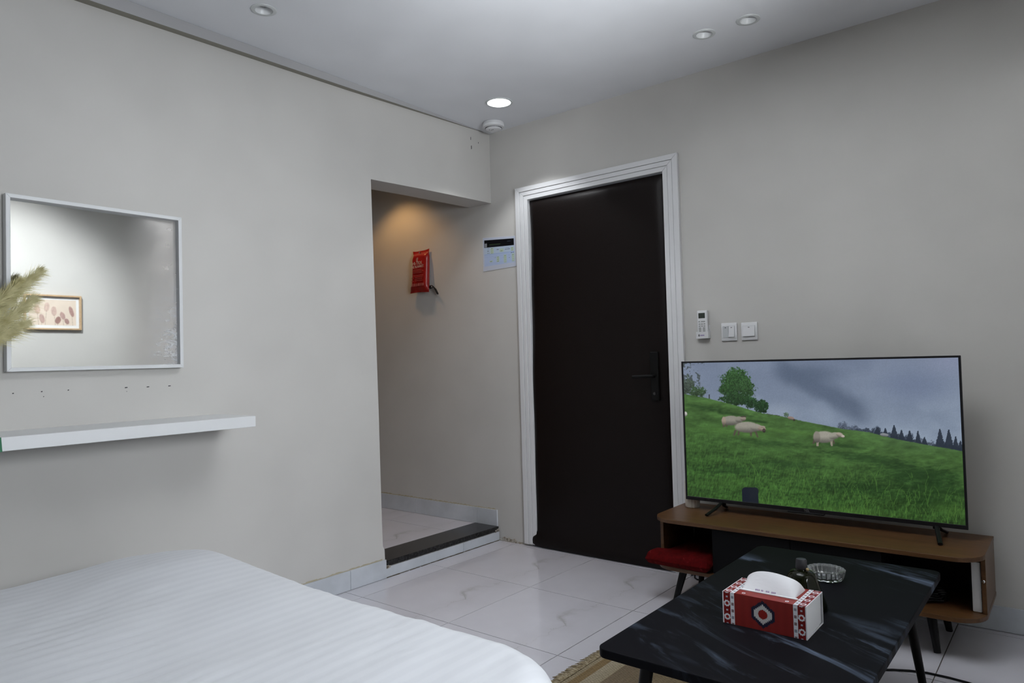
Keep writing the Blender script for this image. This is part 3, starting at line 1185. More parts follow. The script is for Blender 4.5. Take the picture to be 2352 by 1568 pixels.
pf_piece([(PY0, PZ1), (PY1, PZ1), (PY1 - fw, PZ1 - fw), (PY0 + fw, PZ1 - fw)])
pf_piece([(PY0, PZ0), (PY1, PZ0), (PY1 - fw, PZ0 + fw), (PY0 + fw, PZ0 + fw)])
pf_piece([(PY0, PZ0), (PY0 + fw, PZ0 + fw), (PY0 + fw, PZ1 - fw), (PY0, PZ1)])
pf_piece([(PY1, PZ0), (PY1 - fw, PZ0 + fw), (PY1 - fw, PZ1 - fw), (PY1, PZ1)])
MB().box(RW - 0.006, RW - 0.001, PY0 + fw - 0.002, PY1 - fw + 0.002, PZ0 + fw - 0.002, PZ1 - fw + 0.002).build(
    'mount', mat('white_card', (0.82, 0.83, 0.84, 1), 0.8), pf)


def grass_print(U, V):
    X, Y = U * 2.0, V           # U from left to right as seen in the mirror
    c = np.ones(U.shape + (3,)) * lin((228, 212, 196))
    c *= (0.95 + 0.1 * vnoise(X * 3, Y * 3, 3))[..., None]
    for (cx, cy, rx, ry, ang, col_, sd_) in ((0.35, 0.62, 0.13, 0.22, 0.2, (200, 170, 155), 1), (0.75, 0.70, 0.12, 0.20, -0.2, (205, 178, 165), 2),
                                             (1.05, 0.55, 0.13, 0.21, 0.1, (200, 172, 160), 3), (1.22, 0.20, 0.13, 0.17, -0.5, (150, 112, 105), 4),
                                             (1.42, 0.38, 0.11, 0.18, 0.5, (178, 145, 138), 5), (1.60, 0.16, 0.10, 0.14, 0.7, (160, 125, 120), 6),
                                             (1.80, 0.55, 0.10, 0.24, 0.35, (165, 128, 122), 7), (0.55, 0.25, 0.12, 0.2, 0.3, (185, 155, 145), 8)):
        xs_, ys_ = X - cx, Y - cy
        a, b_ = xs_ * math.cos(ang) + ys_ * math.sin(ang), -xs_ * math.sin(ang) + ys_ * math.cos(ang)
        th = np.arctan2(b_ / ry, a / rx)
        rr = np.hypot(a / rx, b_ / ry) + 0.22 * (vnoise(th * 9 + 40, np.hypot(a, b_) * 30 + 9, sd_, 2) - 0.5)
        k = sstep(1.0, 0.8, rr) * 0.92
        shade = 0.8 + 0.45 * vnoise(X * 40, Y * 22, sd_ + 20, 2)
        c = c * (1 - k[..., None]) + (lin(col_) * np.clip(shade, 0, 1.3)[..., None]) * k[..., None]
        st_ = sstep(0.012, 0.006, np.abs(X - cx - (cy - Y) * 0.1 * (1 if sd_ % 2 else -1))) * (Y < cy - ry * 0.6)
        c = c * (1 - 0.6 * st_[..., None]) + lin((140, 125, 100)) * 0.6 * st_[..., None]
    return c


M_PRINT = print_mat('printed_paper')
xx = RW - 0.0066
a, b_ = PY0 + fw + 0.022, PY1 - fw - 0.022
# U runs left to right as it reads in the mirror (towards the corner)
painted_grid('grass_print', [(xx, a, PZ0 + 0.038), (xx, b_, PZ0 + 0.038), (xx, b_, PZ1 - 0.038), (xx, a, PZ1 - 0.038)],
             160, 90, grass_print, M_PRINT, pf)

# ------------------------------------------------------------------ fire blanket pouch on the passage wall
M_RED = mat('red_vinyl', (0.36, 0.012, 0.010, 1), 0.32, coat=0.2)
M_WPRINT = mat('pale_print', (0.70, 0.55, 0.50, 1), 0.6)
fb = thing('fire_blanket_pouch', 'red fire blanket pouch hanging on the passage wall', 'fire blanket', (-0.66, -0.03, 1.68))
TL, TR, BR, BL = (-0.745, 1.972), (-0.578, 1.975), (-0.570, 1.668), (-0.760, 1.684)


def pouch():
    nu, nv = 22, 36
    b = MB()
    rows_ = []
    for side in (0, 1):
        gridr = []
        for j in range(nv):
            t = j / (nv - 1)
            row = []
            for i in range(nu):
                s = i / (nu - 1)
                lx, rx_ = L(BL[0], TL[0], t), L(BR[0], TR[0], t)
                waist = 0.010 * math.sin(math.pi * min(1, t / 0.9)) if t < 0.9 else 0
                lx, rx_ = lx + waist * 0.8 + 0.022 * float(sstep(0.10, 0.15, t)) * (1 - t) + 0.012 * math.exp(-((t - 0.88) / 0.06) ** 2), rx_ - 0.006 * math.exp(-((t - 0.92) / 0.05) ** 2)
                x = L(lx, rx_, s)
                z = L(L(BL[1], BR[1], s), L(TL[1], TR[1], s), t) + (0.006 * (abs(2 * s - 1) ** 3) if t > 0.95 else 0) \
                    - (0.012 * (1 - s) ** 3 if t < 0.06 else 0)
                th = 0.028 * (1 - math.exp(-min(s, 1 - s) / 0.05)) * (sstep(0.0, 0.16, t)) * (1 - sstep(0.86, 0.97, t)) + 0.0015
                th += 0.0022 * math.sin(9 * s + 4 * t) * math.sin(math.pi * s)
                lean = 0.012 + 0.022 * (1 - t)
                y = -lean + (-th if side == 0 else th * 0.6)
                row.append(b.bm.verts.new((x, min(y, -0.002), z)))
            gridr.append(row)
        rows_.append(gridr)
    f_, k_ = rows_
    for j in range(nv - 1):
        for i in range(nu - 1):
            b.bm.faces.new((f_[j][i], f_[j][i + 1], f_[j + 1][i + 1], f_[j + 1][i]))
            b.bm.faces.new((k_[j][i], k_[j + 1][i], k_[j + 1][i + 1], k_[j][i + 1]))
    for j in range(nv - 1):
        b.bm.faces.new((f_[j][0], f_[j + 1][0], k_[j + 1][0], k_[j][0]))
        b.bm.faces.new((f_[j][-1], k_[j][-1], k_[j + 1][-1], f_[j + 1][-1]))
    for i in range(nu - 1):
        b.bm.faces.new((f_[0][i], k_[0][i], k_[0][i + 1], f_[0][i + 1]))
        b.bm.faces.new((f_[-1][i], f_[-1][i + 1], k_[-1][i + 1], k_[-1][i]))
    bmesh.ops.recalc_face_normals(b.bm, faces=b.bm.faces[:])
    return b


pouch().build('pouch', M_RED, fb, smooth=True)
# front print; sits just proud of the bulging front
xd, yd = (1, 0, 0.02), (0.0, -0.075, 1)
text_on('(/', 0.036, (-0.662, -0.0545, 1.905), xd, yd, 'emblem', M_WPRINT, fb, bold=0.0006)
text_on('HI-TEX', 0.031, (-0.662, -0.0555, 1.880), xd, yd, 'lettering', M_WPRINT, fb, sx=1.05, bold=0.0003)
text_on('FIRE BLANKET', 0.024, (-0.661, -0.0570, 1.855), xd, yd, 'lettering', M_WPRINT, fb, sx=0.88, bold=0.0003)
M_FAINT = mat('faint_print', (0.42, 0.10, 0.085, 1), 0.6)
b = MB()
for k, (x0, x1, z) in enumerate([(-0.71, -0.62, 1.832), (-0.71, -0.60, 1.822), (-0.70, -0.615, 1.812), (-0.70, -0.60, 1.790), (-0.68, -0.605, 1.778),
                                 (-0.68, -0.61, 1.766), (-0.68, -0.605, 1.754), (-0.715, -0.69, 1.776), (-0.715, -0.695, 1.752)]):
    y = -0.0585 - (1.83 - z) * 0.075
    b.box(x0, x1, y - 0.0004, y + 0.002, z, z + 0.0035)
b.build('small_print', M_FAINT, fb)
b = MB()
for k in range(6):
    x = -0.712 + 0.021 * k
    b.prism([(x, 1.716), (x + 0.014, 1.717), (x + 0.013, 1.735), (x + 0.002, 1.734)], 1, -0.0660, -0.060)
b.build('pictograms', M_FAINT, fb)
MB().lathe([(0.0, 0.0), (0.004, 0.0), (0.004, 0.030), (0.0055, 0.032), (0.0, 0.034)], (-0.660, -0.0005, 1.960), 'y', 14).build('hook_nail', M_CHROME, fb)
MB().tube([(-0.575, -0.020, 1.700), (-0.560, -0.030, 1.712), (-0.540, -0.033, 1.712), (-0.522, -0.034, 1.700), (-0.505, -0.034, 1.676),
           (-0.490, -0.033, 1.650), (-0.487, -0.030, 1.647), (-0.492, -0.026, 1.655), (-0.512, -0.024, 1.685), (-0.535, -0.022, 1.702), (-0.575, -0.016, 1.695)],
          0.004, 8, flat=(0.0065, 0.0028)).build('pull_strap', M_BLACKPL, fb, smooth=True)

# ------------------------------------------------------------------ printed notice beside the door
sg = thing('notice_sheet', 'white printed notice with a black header on the wall beside the door', 'notice', (0.06, 0, 1.77))
S00, S10, S11, S01 = (-0.083, 1.765), (0.201, 1.773), (0.199, 1.970), (-0.080, 1.992)
MB().prism([S00, S10, S11, S01], 1, -0.0022, -0.0004).build('laminated_card', mat('card_white', (0.74, 0.75, 0.80, 1), 0.35), sg)


def notice(U, V):
    c = np.ones(U.shape + (3,)) * lin((206, 212, 228))
    def rect(u0, u1, v0, v1, col_, k=1.0):
        m_ = ((U >= u0) & (U < u1) & (V >= v0) & (V < v1)).astype(float)[..., None] * k
        c[:] = c * (1 - m_) + lin(col_) * m_
    inner = (0.035, 0.965)
    rect(*inner, 0.135, 0.93, (196, 212, 232))
    rect(*inner, 0.135, 0.50, (170, 192, 230))
    rect(*inner, 0.135, 0.47, (188, 205, 236))
    rect(*inner, 0.70, 0.93, (14, 15, 20))
    rect(0.05, 0.125, 0.715, 0.83, (150, 152, 160))
    rect(0.20, 0.55, 0.775, 0.795, (70, 88, 60))
    rect(0.20, 0.52, 0.735, 0.75, (60, 66, 74))
    rect(0.76, 0.86, 0.84, 0.855, (70, 78, 92))
    rg = np.random.default_rng(3)
    for (u, v, w, dark) in ((0.14, 0.655, .08, 1), (0.14, 0.585, .08, 1), (0.14, 0.515, .08, 1), (0.42, 0.605, .08, 1), (0.68, 0.585, .16, 1),
                            (0.70, 0.625, .12, 0), (0.62, 0.34, .05, 0), (0.80, 0.38, .03, 0), (0.80, 0.30, .03, 1), (0.34, 0.36, .06, 0),
                            (0.86, 0.455, .10, 1)):
        for k in range(int(w / 0.012)):
            rect(u + k * 0.012, u + k * 0.012 + rg.uniform(0.006, 0.011), v, v + rg.uniform(0.012, 0.022), (50, 56, 72) if dark else (110, 122, 150), 0.85)
    for (u, v, w, h) in ((0.23, 0.50, .10, .18), (0.52, 0.53, .12, .10), (0.86, 0.52, .09, .13), (0.42, 0.22, .09, .17), (0.64, 0.16, .09, .27),
                         (0.88, 0.16, .08, .28), (0.20, 0.24, .10, .05)):
        rect(u, u + w, v, v + h, (200, 218, 186), 0.75)
        for q in np.arange(v + 0.015, v + h - 0.02, 0.065):
            rect(u + w * .2, u + w * .75, q, q + 0.016, (110, 128, 96), 0.8)
    for q in (0.20, 0.27, 0.34, 0.41):
        rect(0.08, 0.93, q, q + 0.004, (165, 186, 222), 0.6)
    return c


e = 0.0026
painted_grid('printed_face', [(S00[0] + .003, -e, S00[1] + .003), (S10[0] - .003, -e, S10[1] + .003), (S11[0] - .003, -e, S11[1] - .003),
                              (S01[0] + .003, -e, S01[1] - .003)], 150, 110, notice, print_mat('printed_notice', 0.35, 0.5), sg)

# ------------------------------------------------------------------ switches and remote
def switch(x0, x1, z0, z1, rockers, label):
    t = thing('light_switch', label, 'light switch', ((x0 + x1) / 2, 0, z0), 'white wall switches by the door')
    MB().box(x0, x1, -0.009, -0.0004, z0, z1, 0.003, 2).build('face_plate', M_PLASTIC, t, smooth=True)
    ix0, ix1, iz0, iz1 = x0 + 0.010, x1 - 0.012, z0 + 0.019, z1 - 0.017
    MB().box(ix0 - 0.001, ix1 + 0.001, -0.0098, -0.009, iz0 - 0.001, iz1 + 0.001).build('rocker_well', M_GREYPL, t)
    w = (ix1 - ix0) / len(rockers)
    for k, (tilt, m_) in enumerate(rockers):
        a, c = ix0 + k * w + 0.0006, ix0 + (k + 1) * w - 0.0006
        yb, yt = (-0.0165, -0.0112) if tilt else (-0.0108, -0.0150)
        r = MB().prism([(-0.0096, iz0 + 0.001), (yb, iz0 + 0.001), (yt, iz1 - 0.001), (-0.0096, iz1 - 0.001)], 0, a, c, 0.0006, 1).build('rocker', m_, t)
        zz = iz1 - 0.008
        yy = yt + (yb - yt) * 0.13
        MB().box((a + c) / 2 - 0.004, (a + c) / 2 + 0.004, yy - 0.0006, yy + 0.0005, zz - 0.0014, zz + 0.0014).build('indicator', M_DARKPL, r)
    return t


switch(1.551, 1.634, 1.238, 1.331, [(False, M_GREYPL), (True, M_PLASTIC)], 'white double light switch next to the remote control')
switch(1.656, 1.739, 1.238, 1.328, [(True, M_PLASTIC)], 'white single light switch, rightmost above the television')

rh = thing('remote_holder', 'white wall holder gripping the lower end of the remote', 'remote holder', (1.453, 0, 1.255))
b = MB()
b.prism([(-0.0006, 1.256), (-0.030, 1.256), (-0.031, 1.292), (-0.0285, 1.292), (-0.0275, 1.260), (-0.0026, 1.260), (-0.0026, 1.325), (-0.0006, 1.325)],
        0, 1.4235, 1.4875, 0.0006, 1)
b.box(1.4215, 1.4240, -0.031, -0.0006, 1.256, 1.292, 0.001, 1)
b.box(1.4870, 1.4895, -0.031, -0.0006, 1.256, 1.300, 0.001, 1)
b.build('holder_body', M_PLASTIC, rh)
MB().box(1.436, 1.441, -0.0318, -0.0305, 1.267, 1.278).build('emblem', M_DARKPL, rh)
MB().box(1.445, 1.468, -0.0315, -0.0305, 1.270, 1.275).build('emblem_bar', mat('violet_print', (0.35, 0.28, 0.5, 1), 0.5), rh)
rc = thing('remote_control', 'white air conditioner remote with small grey screen on the wall', 'remote control', (1.455, -0.015, 1.261))
MB().box(1.4275, 1.4835, -0.026, -0.0035, 1.2606, 1.403, 0.005, 3).build('body', M_PLASTIC, rc, smooth=True)
MB().box(1.4365, 1.4725, -0.0266, -0.0255, 1.362, 1.390, 0.0004, 1).build('screen', mat('lcd', (0.045, 0.055, 0.045, 1), 0.25), rc)
for (xa, xb, z) in [(1.436, 1.444, 1.345), (1.450, 1.473, 1.345)] + [(1.4365 + 0.0135 * i, 1.4465 + 0.0135 * i, zz) for zz in (1.332, 1.321) for i in range(3)] + \
                   [(1.4365 + 0.0225 * i, 1.4505 + 0.0225 * i, zz) for zz in (1.311, 1.303, 1.295) for i in range(2)]:
    MB().box(xa, xb, -0.0272, -0.0258, z - 0.0028, z + 0.0028, 0.0005, 1).build('button', mat('grey_button', (0.36, 0.37, 0.36, 1), 0.6)
                                                                             if 'grey_button' not in bpy.data.materials else bpy.data.materials['grey_button'], rc)
# ------------------------------------------------------------------ television stand
SX0, SX1, SY0, SY1 = 1.355, 2.690, -0.485, -0.060
ST, SB = 0.400, 0.160
ts = thing('tv_stand', 'low oak television stand with rounded ends and black splayed legs', 'tv stand', (2.02, -0.27, 0))
PT = 0.018
top_out = rrect(SX0, SX1, SY0, SY1, 0.11, 10, (0, 0, 1, 1))
MB().prism(top_out, 2, ST - PT, ST, 0.002, 2).build('top_board', M_WOOD, ts)
bot_out = rrect(SX0 + 0.004, SX1, SY0 + 0.004, SY1, 0.11, 10, (0, 0, 1, 1))
MB().prism(bot_out, 2, SB, SB + PT, 0.002, 2).build('bottom_board', M_WOOD, ts)
MB().box(SX0 + 0.020, SX0 + 0.036, SY0 + 0.075, SY1 - 0.01, SB + PT, ST - PT, 0.001, 1).build('side_panel', M_WOOD, ts)
MB().box(SX1 - 0.016, SX1 - 0.001, SY0 + 0.10, SY1 - 0.001, SB + PT, ST - PT, 0.001, 1).build('side_panel', M_WOOD, ts)
MB().box(SX0 + 0.036, SX1 - 0.016, SY1 - 0.010, SY1 - 0.002, SB + PT, ST - PT).build('back_panel', M_BLACKPL, ts)
M_FRONT = mat('black_melamine', (0.006, 0.006, 0.007, 1), 0.5, spec=0.12)
for xd_ in (1.668, 2.350):
    MB().box(xd_ - 0.008, xd_ + 0.008, SY0 + 0.03, SY1 - 0.011, SB + PT, ST - PT).build('divider', M_FRONT, ts)
for a, b_ in ((1.664, 2.008), (2.011, 2.355)):
    f = MB().box(a, b_, SY0 + 0.012, SY0 + 0.029, SB + PT + 0.003, ST - PT - 0.003, 0.0015, 1).build('door', M_FRONT, ts)
MB().lathe([(0.0055, 0.0), (0.0055, 0.004), (0.003, 0.006)], (SX1 - 0.009, SY0 + 0.1005, 0.300), 'y', 16).build('screw_cap', M_CHROME, ts)
for (tx, ty, fx, fy) in ((1.490, -0.40, 1.452, -0.43), (1.470, -0.14, 1.440, -0.115), (2.500, -0.36, 2.522, -0.385), (2.505, -0.14, 2.528, -0.115)):
    MB().tube([(tx, ty, SB - 0.0005), (fx, fy, 0.0005)], [0.019, 0.0125], 16).build('leg', M_BLACK, ts, smooth=True)

# red velvet cushion in the left compartment
M_VELVET = mat('red_velvet', (0.15, 0.005, 0.006, 1), 0.9, spec=0.1)
nt, bs = nodes(M_VELVET)
nt.links.new(ramp(nt, noise(nt, coords(nt, 'Object'), 30, 4, 0.65, 1.5), [(0.30, (0.055, 0.0015, 0.002, 1)), (0.66, (0.105, 0.003, 0.004, 1)), (0.75, (0.26, 0.07, 0.065, 1))]),
             bs.inputs['Base Color'])
cz = SB + PT + 0.001


def cushion(z0, h):
    """flat velvet cushion: pushed into the cubby, its front bulging past the side panel"""
    b = MB()
    n, m_ = 36, 34
    sheets = []
    y0, y1 = -0.512, -0.095
    for side in (0, 1):
        g_ = []
        for j in range(m_):
            t = j / (m_ - 1)
            y = L(y0, y1, t)
            x0 = L(1.342, 1.397, float(sstep(-0.440, -0.412, y)))
            row = []
            for i in range(n):
                s_ = i / (n - 1)
                x = L(x0, 1.657, s_)
                e = min(min(s_, 1 - s_) * (1.657 - x0), min(t, 1 - t) * (y1 - y0))
                k = math.sqrt(max(0, 1 - (1 - min(1, e / 0.038)) ** 2))
                wob = 0.004 * math.sin(9 * s_ + 1) * math.cos(6 * t) + 0.002 * math.sin(21 * s_ + 5 * t)
                up = h * 0.56 * k + wob * k
                dn = h * 0.44 * k
                row.append(b.bm.verts.new((x, y, z0 + h * 0.44 + (up if side == 0 else -dn))))
            g_.append(row)
        sheets.append(g_)
    for g_ in sheets:
        for j in range(m_ - 1):
            for i in range(n - 1):
                b.bm.faces.new((g_[j][i], g_[j][i + 1], g_[j + 1][i + 1], g_[j + 1][i]))
    bmesh.ops.remove_doubles(b.bm, verts=b.bm.verts[:], dist=0.0006)
    bmesh.ops.recalc_face_normals(b.bm, faces=b.bm.faces[:])
    return b


tag(cushion(cz, 0.066).build('velvet_cushion', M_VELVET, None, (1.52, -0.30, cz), True), 'dark red velvet cushion pushed into the left cubby of the stand', 'cushion')

# white box upright in the right compartment and a coil of black cable with a white plug
wbx = thing('router_box', 'white upright box at the right end inside the stand', 'box', (2.635, -0.3, cz))
MB().box(2.642, 2.6725, -0.375, -0.12, cz, cz + 0.186, 0.004, 2).build('body', M_PLASTIC, wbx, smooth=True)
b = MB()
for k in range(7):
    b.box(2.6412, 2.6422, -0.35 + 0.03 * k, -0.335 + 0.03 * k, cz + 0.03, cz + 0.14)
b.build('vent_slots', M_DARKPL, wbx)
co = thing('cable_coil', 'coiled black cable on the right shelf of the stand', 'cable', (2.48, -0.33, cz))
path = []
for k in range(150):
    a = 2 * math.pi * k / 30
    rr = 0.070 + 0.008 * math.sin(k * 1.7) - 0.003 * (k // 30)
    path.append((2.48 + rr * math.cos(a), -0.31 + 0.85 * rr * math.sin(a), cz + 0.005 + 0.0085 * (k / 30)))
MB().tube(path, 0.0042, 8).build('loops', M_BLACKPL, co, smooth=True)
wp_ = thing('power_adapter', 'small white power adapter on the right shelf of the stand', 'adapter', (2.40, -0.40, cz))
MB().box(2.375, 2.425, -0.425, -0.375, cz, cz + 0.026, 0.004, 2).build('body', M_PLASTIC, wp_, smooth=True)
MB().tube([(2.425, -0.40, cz + 0.012), (2.45, -0.405, cz + 0.008), (2.47, -0.40, cz + 0.055)], 0.003, 6).build('lead', M_PLASTIC, wp_, smooth=True)

# ribbed white pot behind the television
po = thing('ribbed_pot', 'white ribbed pot on the stand behind the television\'s left corner', 'pot', (1.432, -0.164, ST))
MB().lathe([(0.031, 0.0), (0.034, 0.003), (0.035, 0.05), (0.0355, 0.11), (0.036, 0.13), (0.033, 0.13), (0.031, 0.05), (0.0, 0.03)], (1.432, -0.164, ST + 0.0005),
           n=96, cap=False, mod=lambda a, r, h: r + 0.0018 * math.cos(14 * a) if r > 0.02 else r).build(
    'body', mat('cream_ceramic', (0.72, 0.69, 0.63, 1), 0.45), po, smooth=True)

# ------------------------------------------------------------------ television
TW, TH_, TZ, TYF, TCX = 1.200, 0.692, 0.447, -0.217, 2.0215
tv = thing('television', 'large flat television showing sheep on a green hillside', 'television', (TCX, TYF, ST))
tx0, tx1, tz0, tz1 = TCX - TW / 2, TCX + TW / 2, TZ, TZ + TH_
bz, bzb = 0.0085, 0.017
MB().box(tx0, tx1, TYF + 0.004, TYF + 0.012, tz0, tz1, 0.002, 1).build('back_shell', M_BLACKPL, tv)
MB().box(tx0 + 0.12, tx1 - 0.12, TYF + 0.012, TYF + 0.075, tz0 + 0.03, tz0 + 0.42, 0.012, 2).build('electronics_housing', M_BLACKPL, tv)
b = MB()
b.box(tx0, tx1, TYF - 0.001, TYF + 0.0045, tz0, tz0 + bzb, 0.0008, 1)
b.box(tx0, tx1, TYF - 0.001, TYF + 0.0045, tz1 - bz, tz1, 0.0008, 1)
b.box(tx0, tx0 + bz, TYF - 0.001, TYF + 0.0045, tz0 + bzb, tz1 - bz, 0.0008, 1)
b.box(tx1 - bz, tx1, TYF - 0.001, TYF + 0.0045, tz0 + bzb, tz1 - bz, 0.0008, 1)
b.build('bezel', mat('tv_bezel', (0.010, 0.010, 0.012, 1), 0.3), tv)
MB().box(TCX - 0.10, TCX + 0.06, TYF - 0.004, TYF + 0.02, tz0 - 0.007, tz0 - 0.0002, 0.002, 1).build('sensor_bar', M_BLACKPL, tv)
text_on('TCL', 0.0135, (TCX - 0.015, TYF - 0.0014, tz0 + 0.0075), (1, 0, 0), (0, 0, 1), 'lettering', mat('silver_print', (0.16, 0.16, 0.16, 1), 0.4), tv, bold=0.0003)
for fx, s in ((1.610, -1), (2.510, 1)):
    b = MB()
    b.tube([(fx, TYF + 0.012, tz0 + 0.004), (fx + s * 0.015, TYF - 0.05, tz0 - 0.022), (fx + s * 0.030, TYF - 0.118, ST + 0.0065)], 0.008, 8, flat=(0.009, 0.006))
    b.tube([(fx, TYF + 0.016, tz0 + 0.004), (fx + s * 0.012, TYF + 0.05, tz0 - 0.022), (fx + s * 0.022, TYF + 0.105, ST + 0.0065)], 0.008, 8, flat=(0.009, 0.006))
    b.box(fx - 0.012, fx + 0.012, TYF + 0.006, TYF + 0.024, tz0 - 0.012, tz0 + 0.01, 0.002, 1)
    b.build('foot', M_BLACKPL, tv, smooth=True)


def homography(src, dst):
    A = []
    for (x, y), (u, v) in zip(src, dst):
        A.append([x, y, 1, 0, 0, 0, -u * x, -u * y, -u])
        A.append([0, 0, 0, x, y, 1, -v * x, -v * y, -v])
    return np.linalg.svd(np.array(A, float))[2][-1].reshape(3, 3)


def tv_picture(U, V):
    """hillside with sheep, drawn in the picture's own plane"""
    Hm = homography([(0, 1), (1, 1), (1, 0), (0, 0)], [(92, 168), (2170, 120), (2208, 1385), (112, 1190)])
    w = Hm[2, 0] * U + Hm[2, 1] * V + Hm[2, 2]
    X = (Hm[0, 0] * U + Hm[0, 1] * V + Hm[0, 2]) / w
    Y = (Hm[1, 0] * U + Hm[1, 1] * V + Hm[1, 2]) / w
    c = np.zeros(U.shape + (3,))

    def over(k, col_):
        nonlocal c
        k = np.clip(k, 0, 1)[..., None]
        c = c * (1 - k) + np.asarray(col_) * k
    # sky (values are display values 0..255, converted at the end)
    t = np.clip((Y - 120) / 600, 0, 1)
    c[:] = np.array((118, 129, 150)) * (1 - t[..., None]) + np.array((138, 152, 170)) * t[..., None]
    n1 = vnoise(X / 420 + 3, Y / 260 + 1, 11, 4)
    over(sstep(0.46, 0.75, n1) * 0.35, (96, 108, 130))
    d = np.abs((Y - 250) - (X - 900) * 0.52) / (105 + 40 * (vnoise(X / 160, Y / 160, 5, 3) - 0.5) * 2)
    band_ = sstep(1.25, 0.2, d) * sstep(720, 900, X) * sstep(1560, 1380, X)
    over(band_ * 0.8, (84, 96, 116))
    over(sstep(1.4, 0.2, np.hypot((X - 1060) / 260, (Y - 250) / 90) + 0.5 * (n1 - 0.5)) * 0.75, (86, 98, 118))
    over(sstep(1.3, 0.1, np.hypot((X - 1830) / 330, (Y - 340) / 160)) * 0.6, (100, 112, 138))
    over(sstep(1.2, 0.1, np.hypot((X - 300) / 170, (Y - 290) / 100)) * 0.35, (112, 124, 145))
    over(sstep(1800, 2200, X) * sstep(320, 120, Y) * 0.55, (140, 146, 172))
    over(sstep(1.2, 0.0, np.hypot((X - 820) / 200, (Y - 540) / 90)) * 0.6, (146, 158, 174))
    # hill line
    hx = [60, 290, 480, 700, 850, 1000, 1300, 1500, 1700, 1900, 2100, 2260]
    hy = [398, 440, 488, 552, 574, 607, 664, 688, 738, 775, 808, 838]
    hl = np.interp(X, hx, hy) + 4 * (vnoise(X / 14, Y * 0, 8, 2) - 0.5)
    below = Y - hl
    # trees on the skyline, behind the grass
    lf = vnoise(X / 9, Y / 9, 21, 3, 0.7)
    lf2 = vnoise(X / 26, Y / 26, 22, 2)
    lf3 = vnoise(X / 6, Y / 6, 23, 2, 0.8)
    lf4 = vnoise(X / 11, Y / 11, 24, 2)

    def crown(cx, cy, rx, ry, col_, edge=0.5, dens=1.0, sd_=0.0):
        r = np.hypot((X - cx) / rx, (Y - cy) / ry) + edge * (lf - 0.5) + edge * 0.8 * (lf2 - 0.5)
        hole = 1 - 0.75 * sstep(0.70, 0.80, lf4) * sstep(0.25, 0.8, r)
        over(sstep(1.02, 0.92, r) * dens * hole, np.array(col_) * (0.40 + 1.15 * lf3[..., None]) * (1.08 - 0.2 * np.clip((Y - cy) / ry, -1, 1))[..., None])
    over((vnoise(X / 30, Y / 24, 31, 4, 0.75) > 0.56) * sstep(265, 240, X + 0.2 * (Y - 168)) * sstep(440, 420, Y) * 0.8, (60, 68, 66))
    crown(120, 345, 60, 75, (52, 62, 50), 1.1, 0.85)
    crown(205, 390, 65, 45, (48, 66, 44), 0.9, 0.95)
    over((np.abs(X - 290) < 4) & (Y > 410) & (Y < 450), (50, 52, 50))
    over((np.abs(X - 508) < 8) & (Y > 330) & (Y < 490), (34, 38, 28))
    crown(500, 300, 112, 92, (44, 70, 40), 0.55)
    crown(445, 370, 88, 62, (40, 64, 36), 0.6)
    crown(565, 365, 78, 78, (44, 68, 40), 0.6)
    crown(500, 440, 125, 55, (36, 58, 34), 0.6)
    crown(610, 470, 60, 45, (34, 56, 34), 0.6)
    crown(690, 495, 58, 52, (32, 54, 32), 0.5)
    crown(875, 562, 20, 20, (80, 98, 84), 0.9)
    for k in range(7):
        crown(735 + 14 * k, 562 + 2 * k, 12, 9, (58, 62, 58), 0.6)
    for k, x_ in enumerate(range(1290, 2200, 27)):
        hgt = 24 + 16 * math.sin(k * 2.1) + 12 * math.sin(k * 0.7 + 1)
        y_ = float(np.interp(x_, hx, hy))
        crown(x_, y_ - 6, 26, max(12, hgt), (66, 74, 88) if x_ < 1420 or 1880 < x_ < 1980 else (50, 58, 70), 0.9, 0.75 if x_ < 1420 or 1880 < x_ < 1980 else 0.95)
    for (fx_, top, bw) in ((1685, 632, 34), (1740, 668, 28), (1800, 672, 30), (1862, 675, 26), (2025, 660, 38), (2090, 665, 40), (2140, 715, 30), (1560, 650, 30),
                           (1910, 720, 26), (2175, 745, 28), (1620, 655, 24)):
        base_ = float(np.interp(fx_, hx, hy)) + 6
        tt = np.clip((Y - top) / (base_ - top), 0, 1)
        wdt = bw * (0.12 + 0.88 * tt) * (0.75 + 0.5 * lf)
        over(((np.abs(X - fx_) < wdt) & (Y > top) & (Y < base_)) * 0.95, (40, 48, 60))
    # grass
    gcol = np.zeros_like(c)
    dep = np.clip(below / 560, 0, 1)
    g1 = vnoise(X / 120, Y / 38, 41, 4, 0.6)
    g2 = vnoise(X / 34, Y / 11, 42, 3, 0.6)
    g3 = vnoise(X / 7 + 0.35 * Y / 9, Y / 26, 43, 3, 0.65)
    near = np.array((72, 104, 56)), np.array((64, 98, 48)), np.array((54, 86, 40))
    gcol[:] = near[0] * (1 - dep[..., None]) + near[2] * dep[..., None]
    sh_ = 1.0 + 0.55 * (g1 - 0.5) + 0.50 * (g2 - 0.5) * (0.5 + 0.5 * dep) + 0.75 * (g3 - 0.5) * sstep(0.25, 0.9, dep)
    gcol = gcol * np.clip(sh_, 0.35, 1.5)[..., None] * (0.96 - 0.16 * sstep(900, 2100, X) * dep)[..., None]
    fold = lambda cx, cy, rx, ry, s_: sstep(1.2, 0.2, np.hypot((X - cx) / rx, (Y - cy - s_ * (X - cx)) / ry) + 0.7 * (g2 - 0.5))
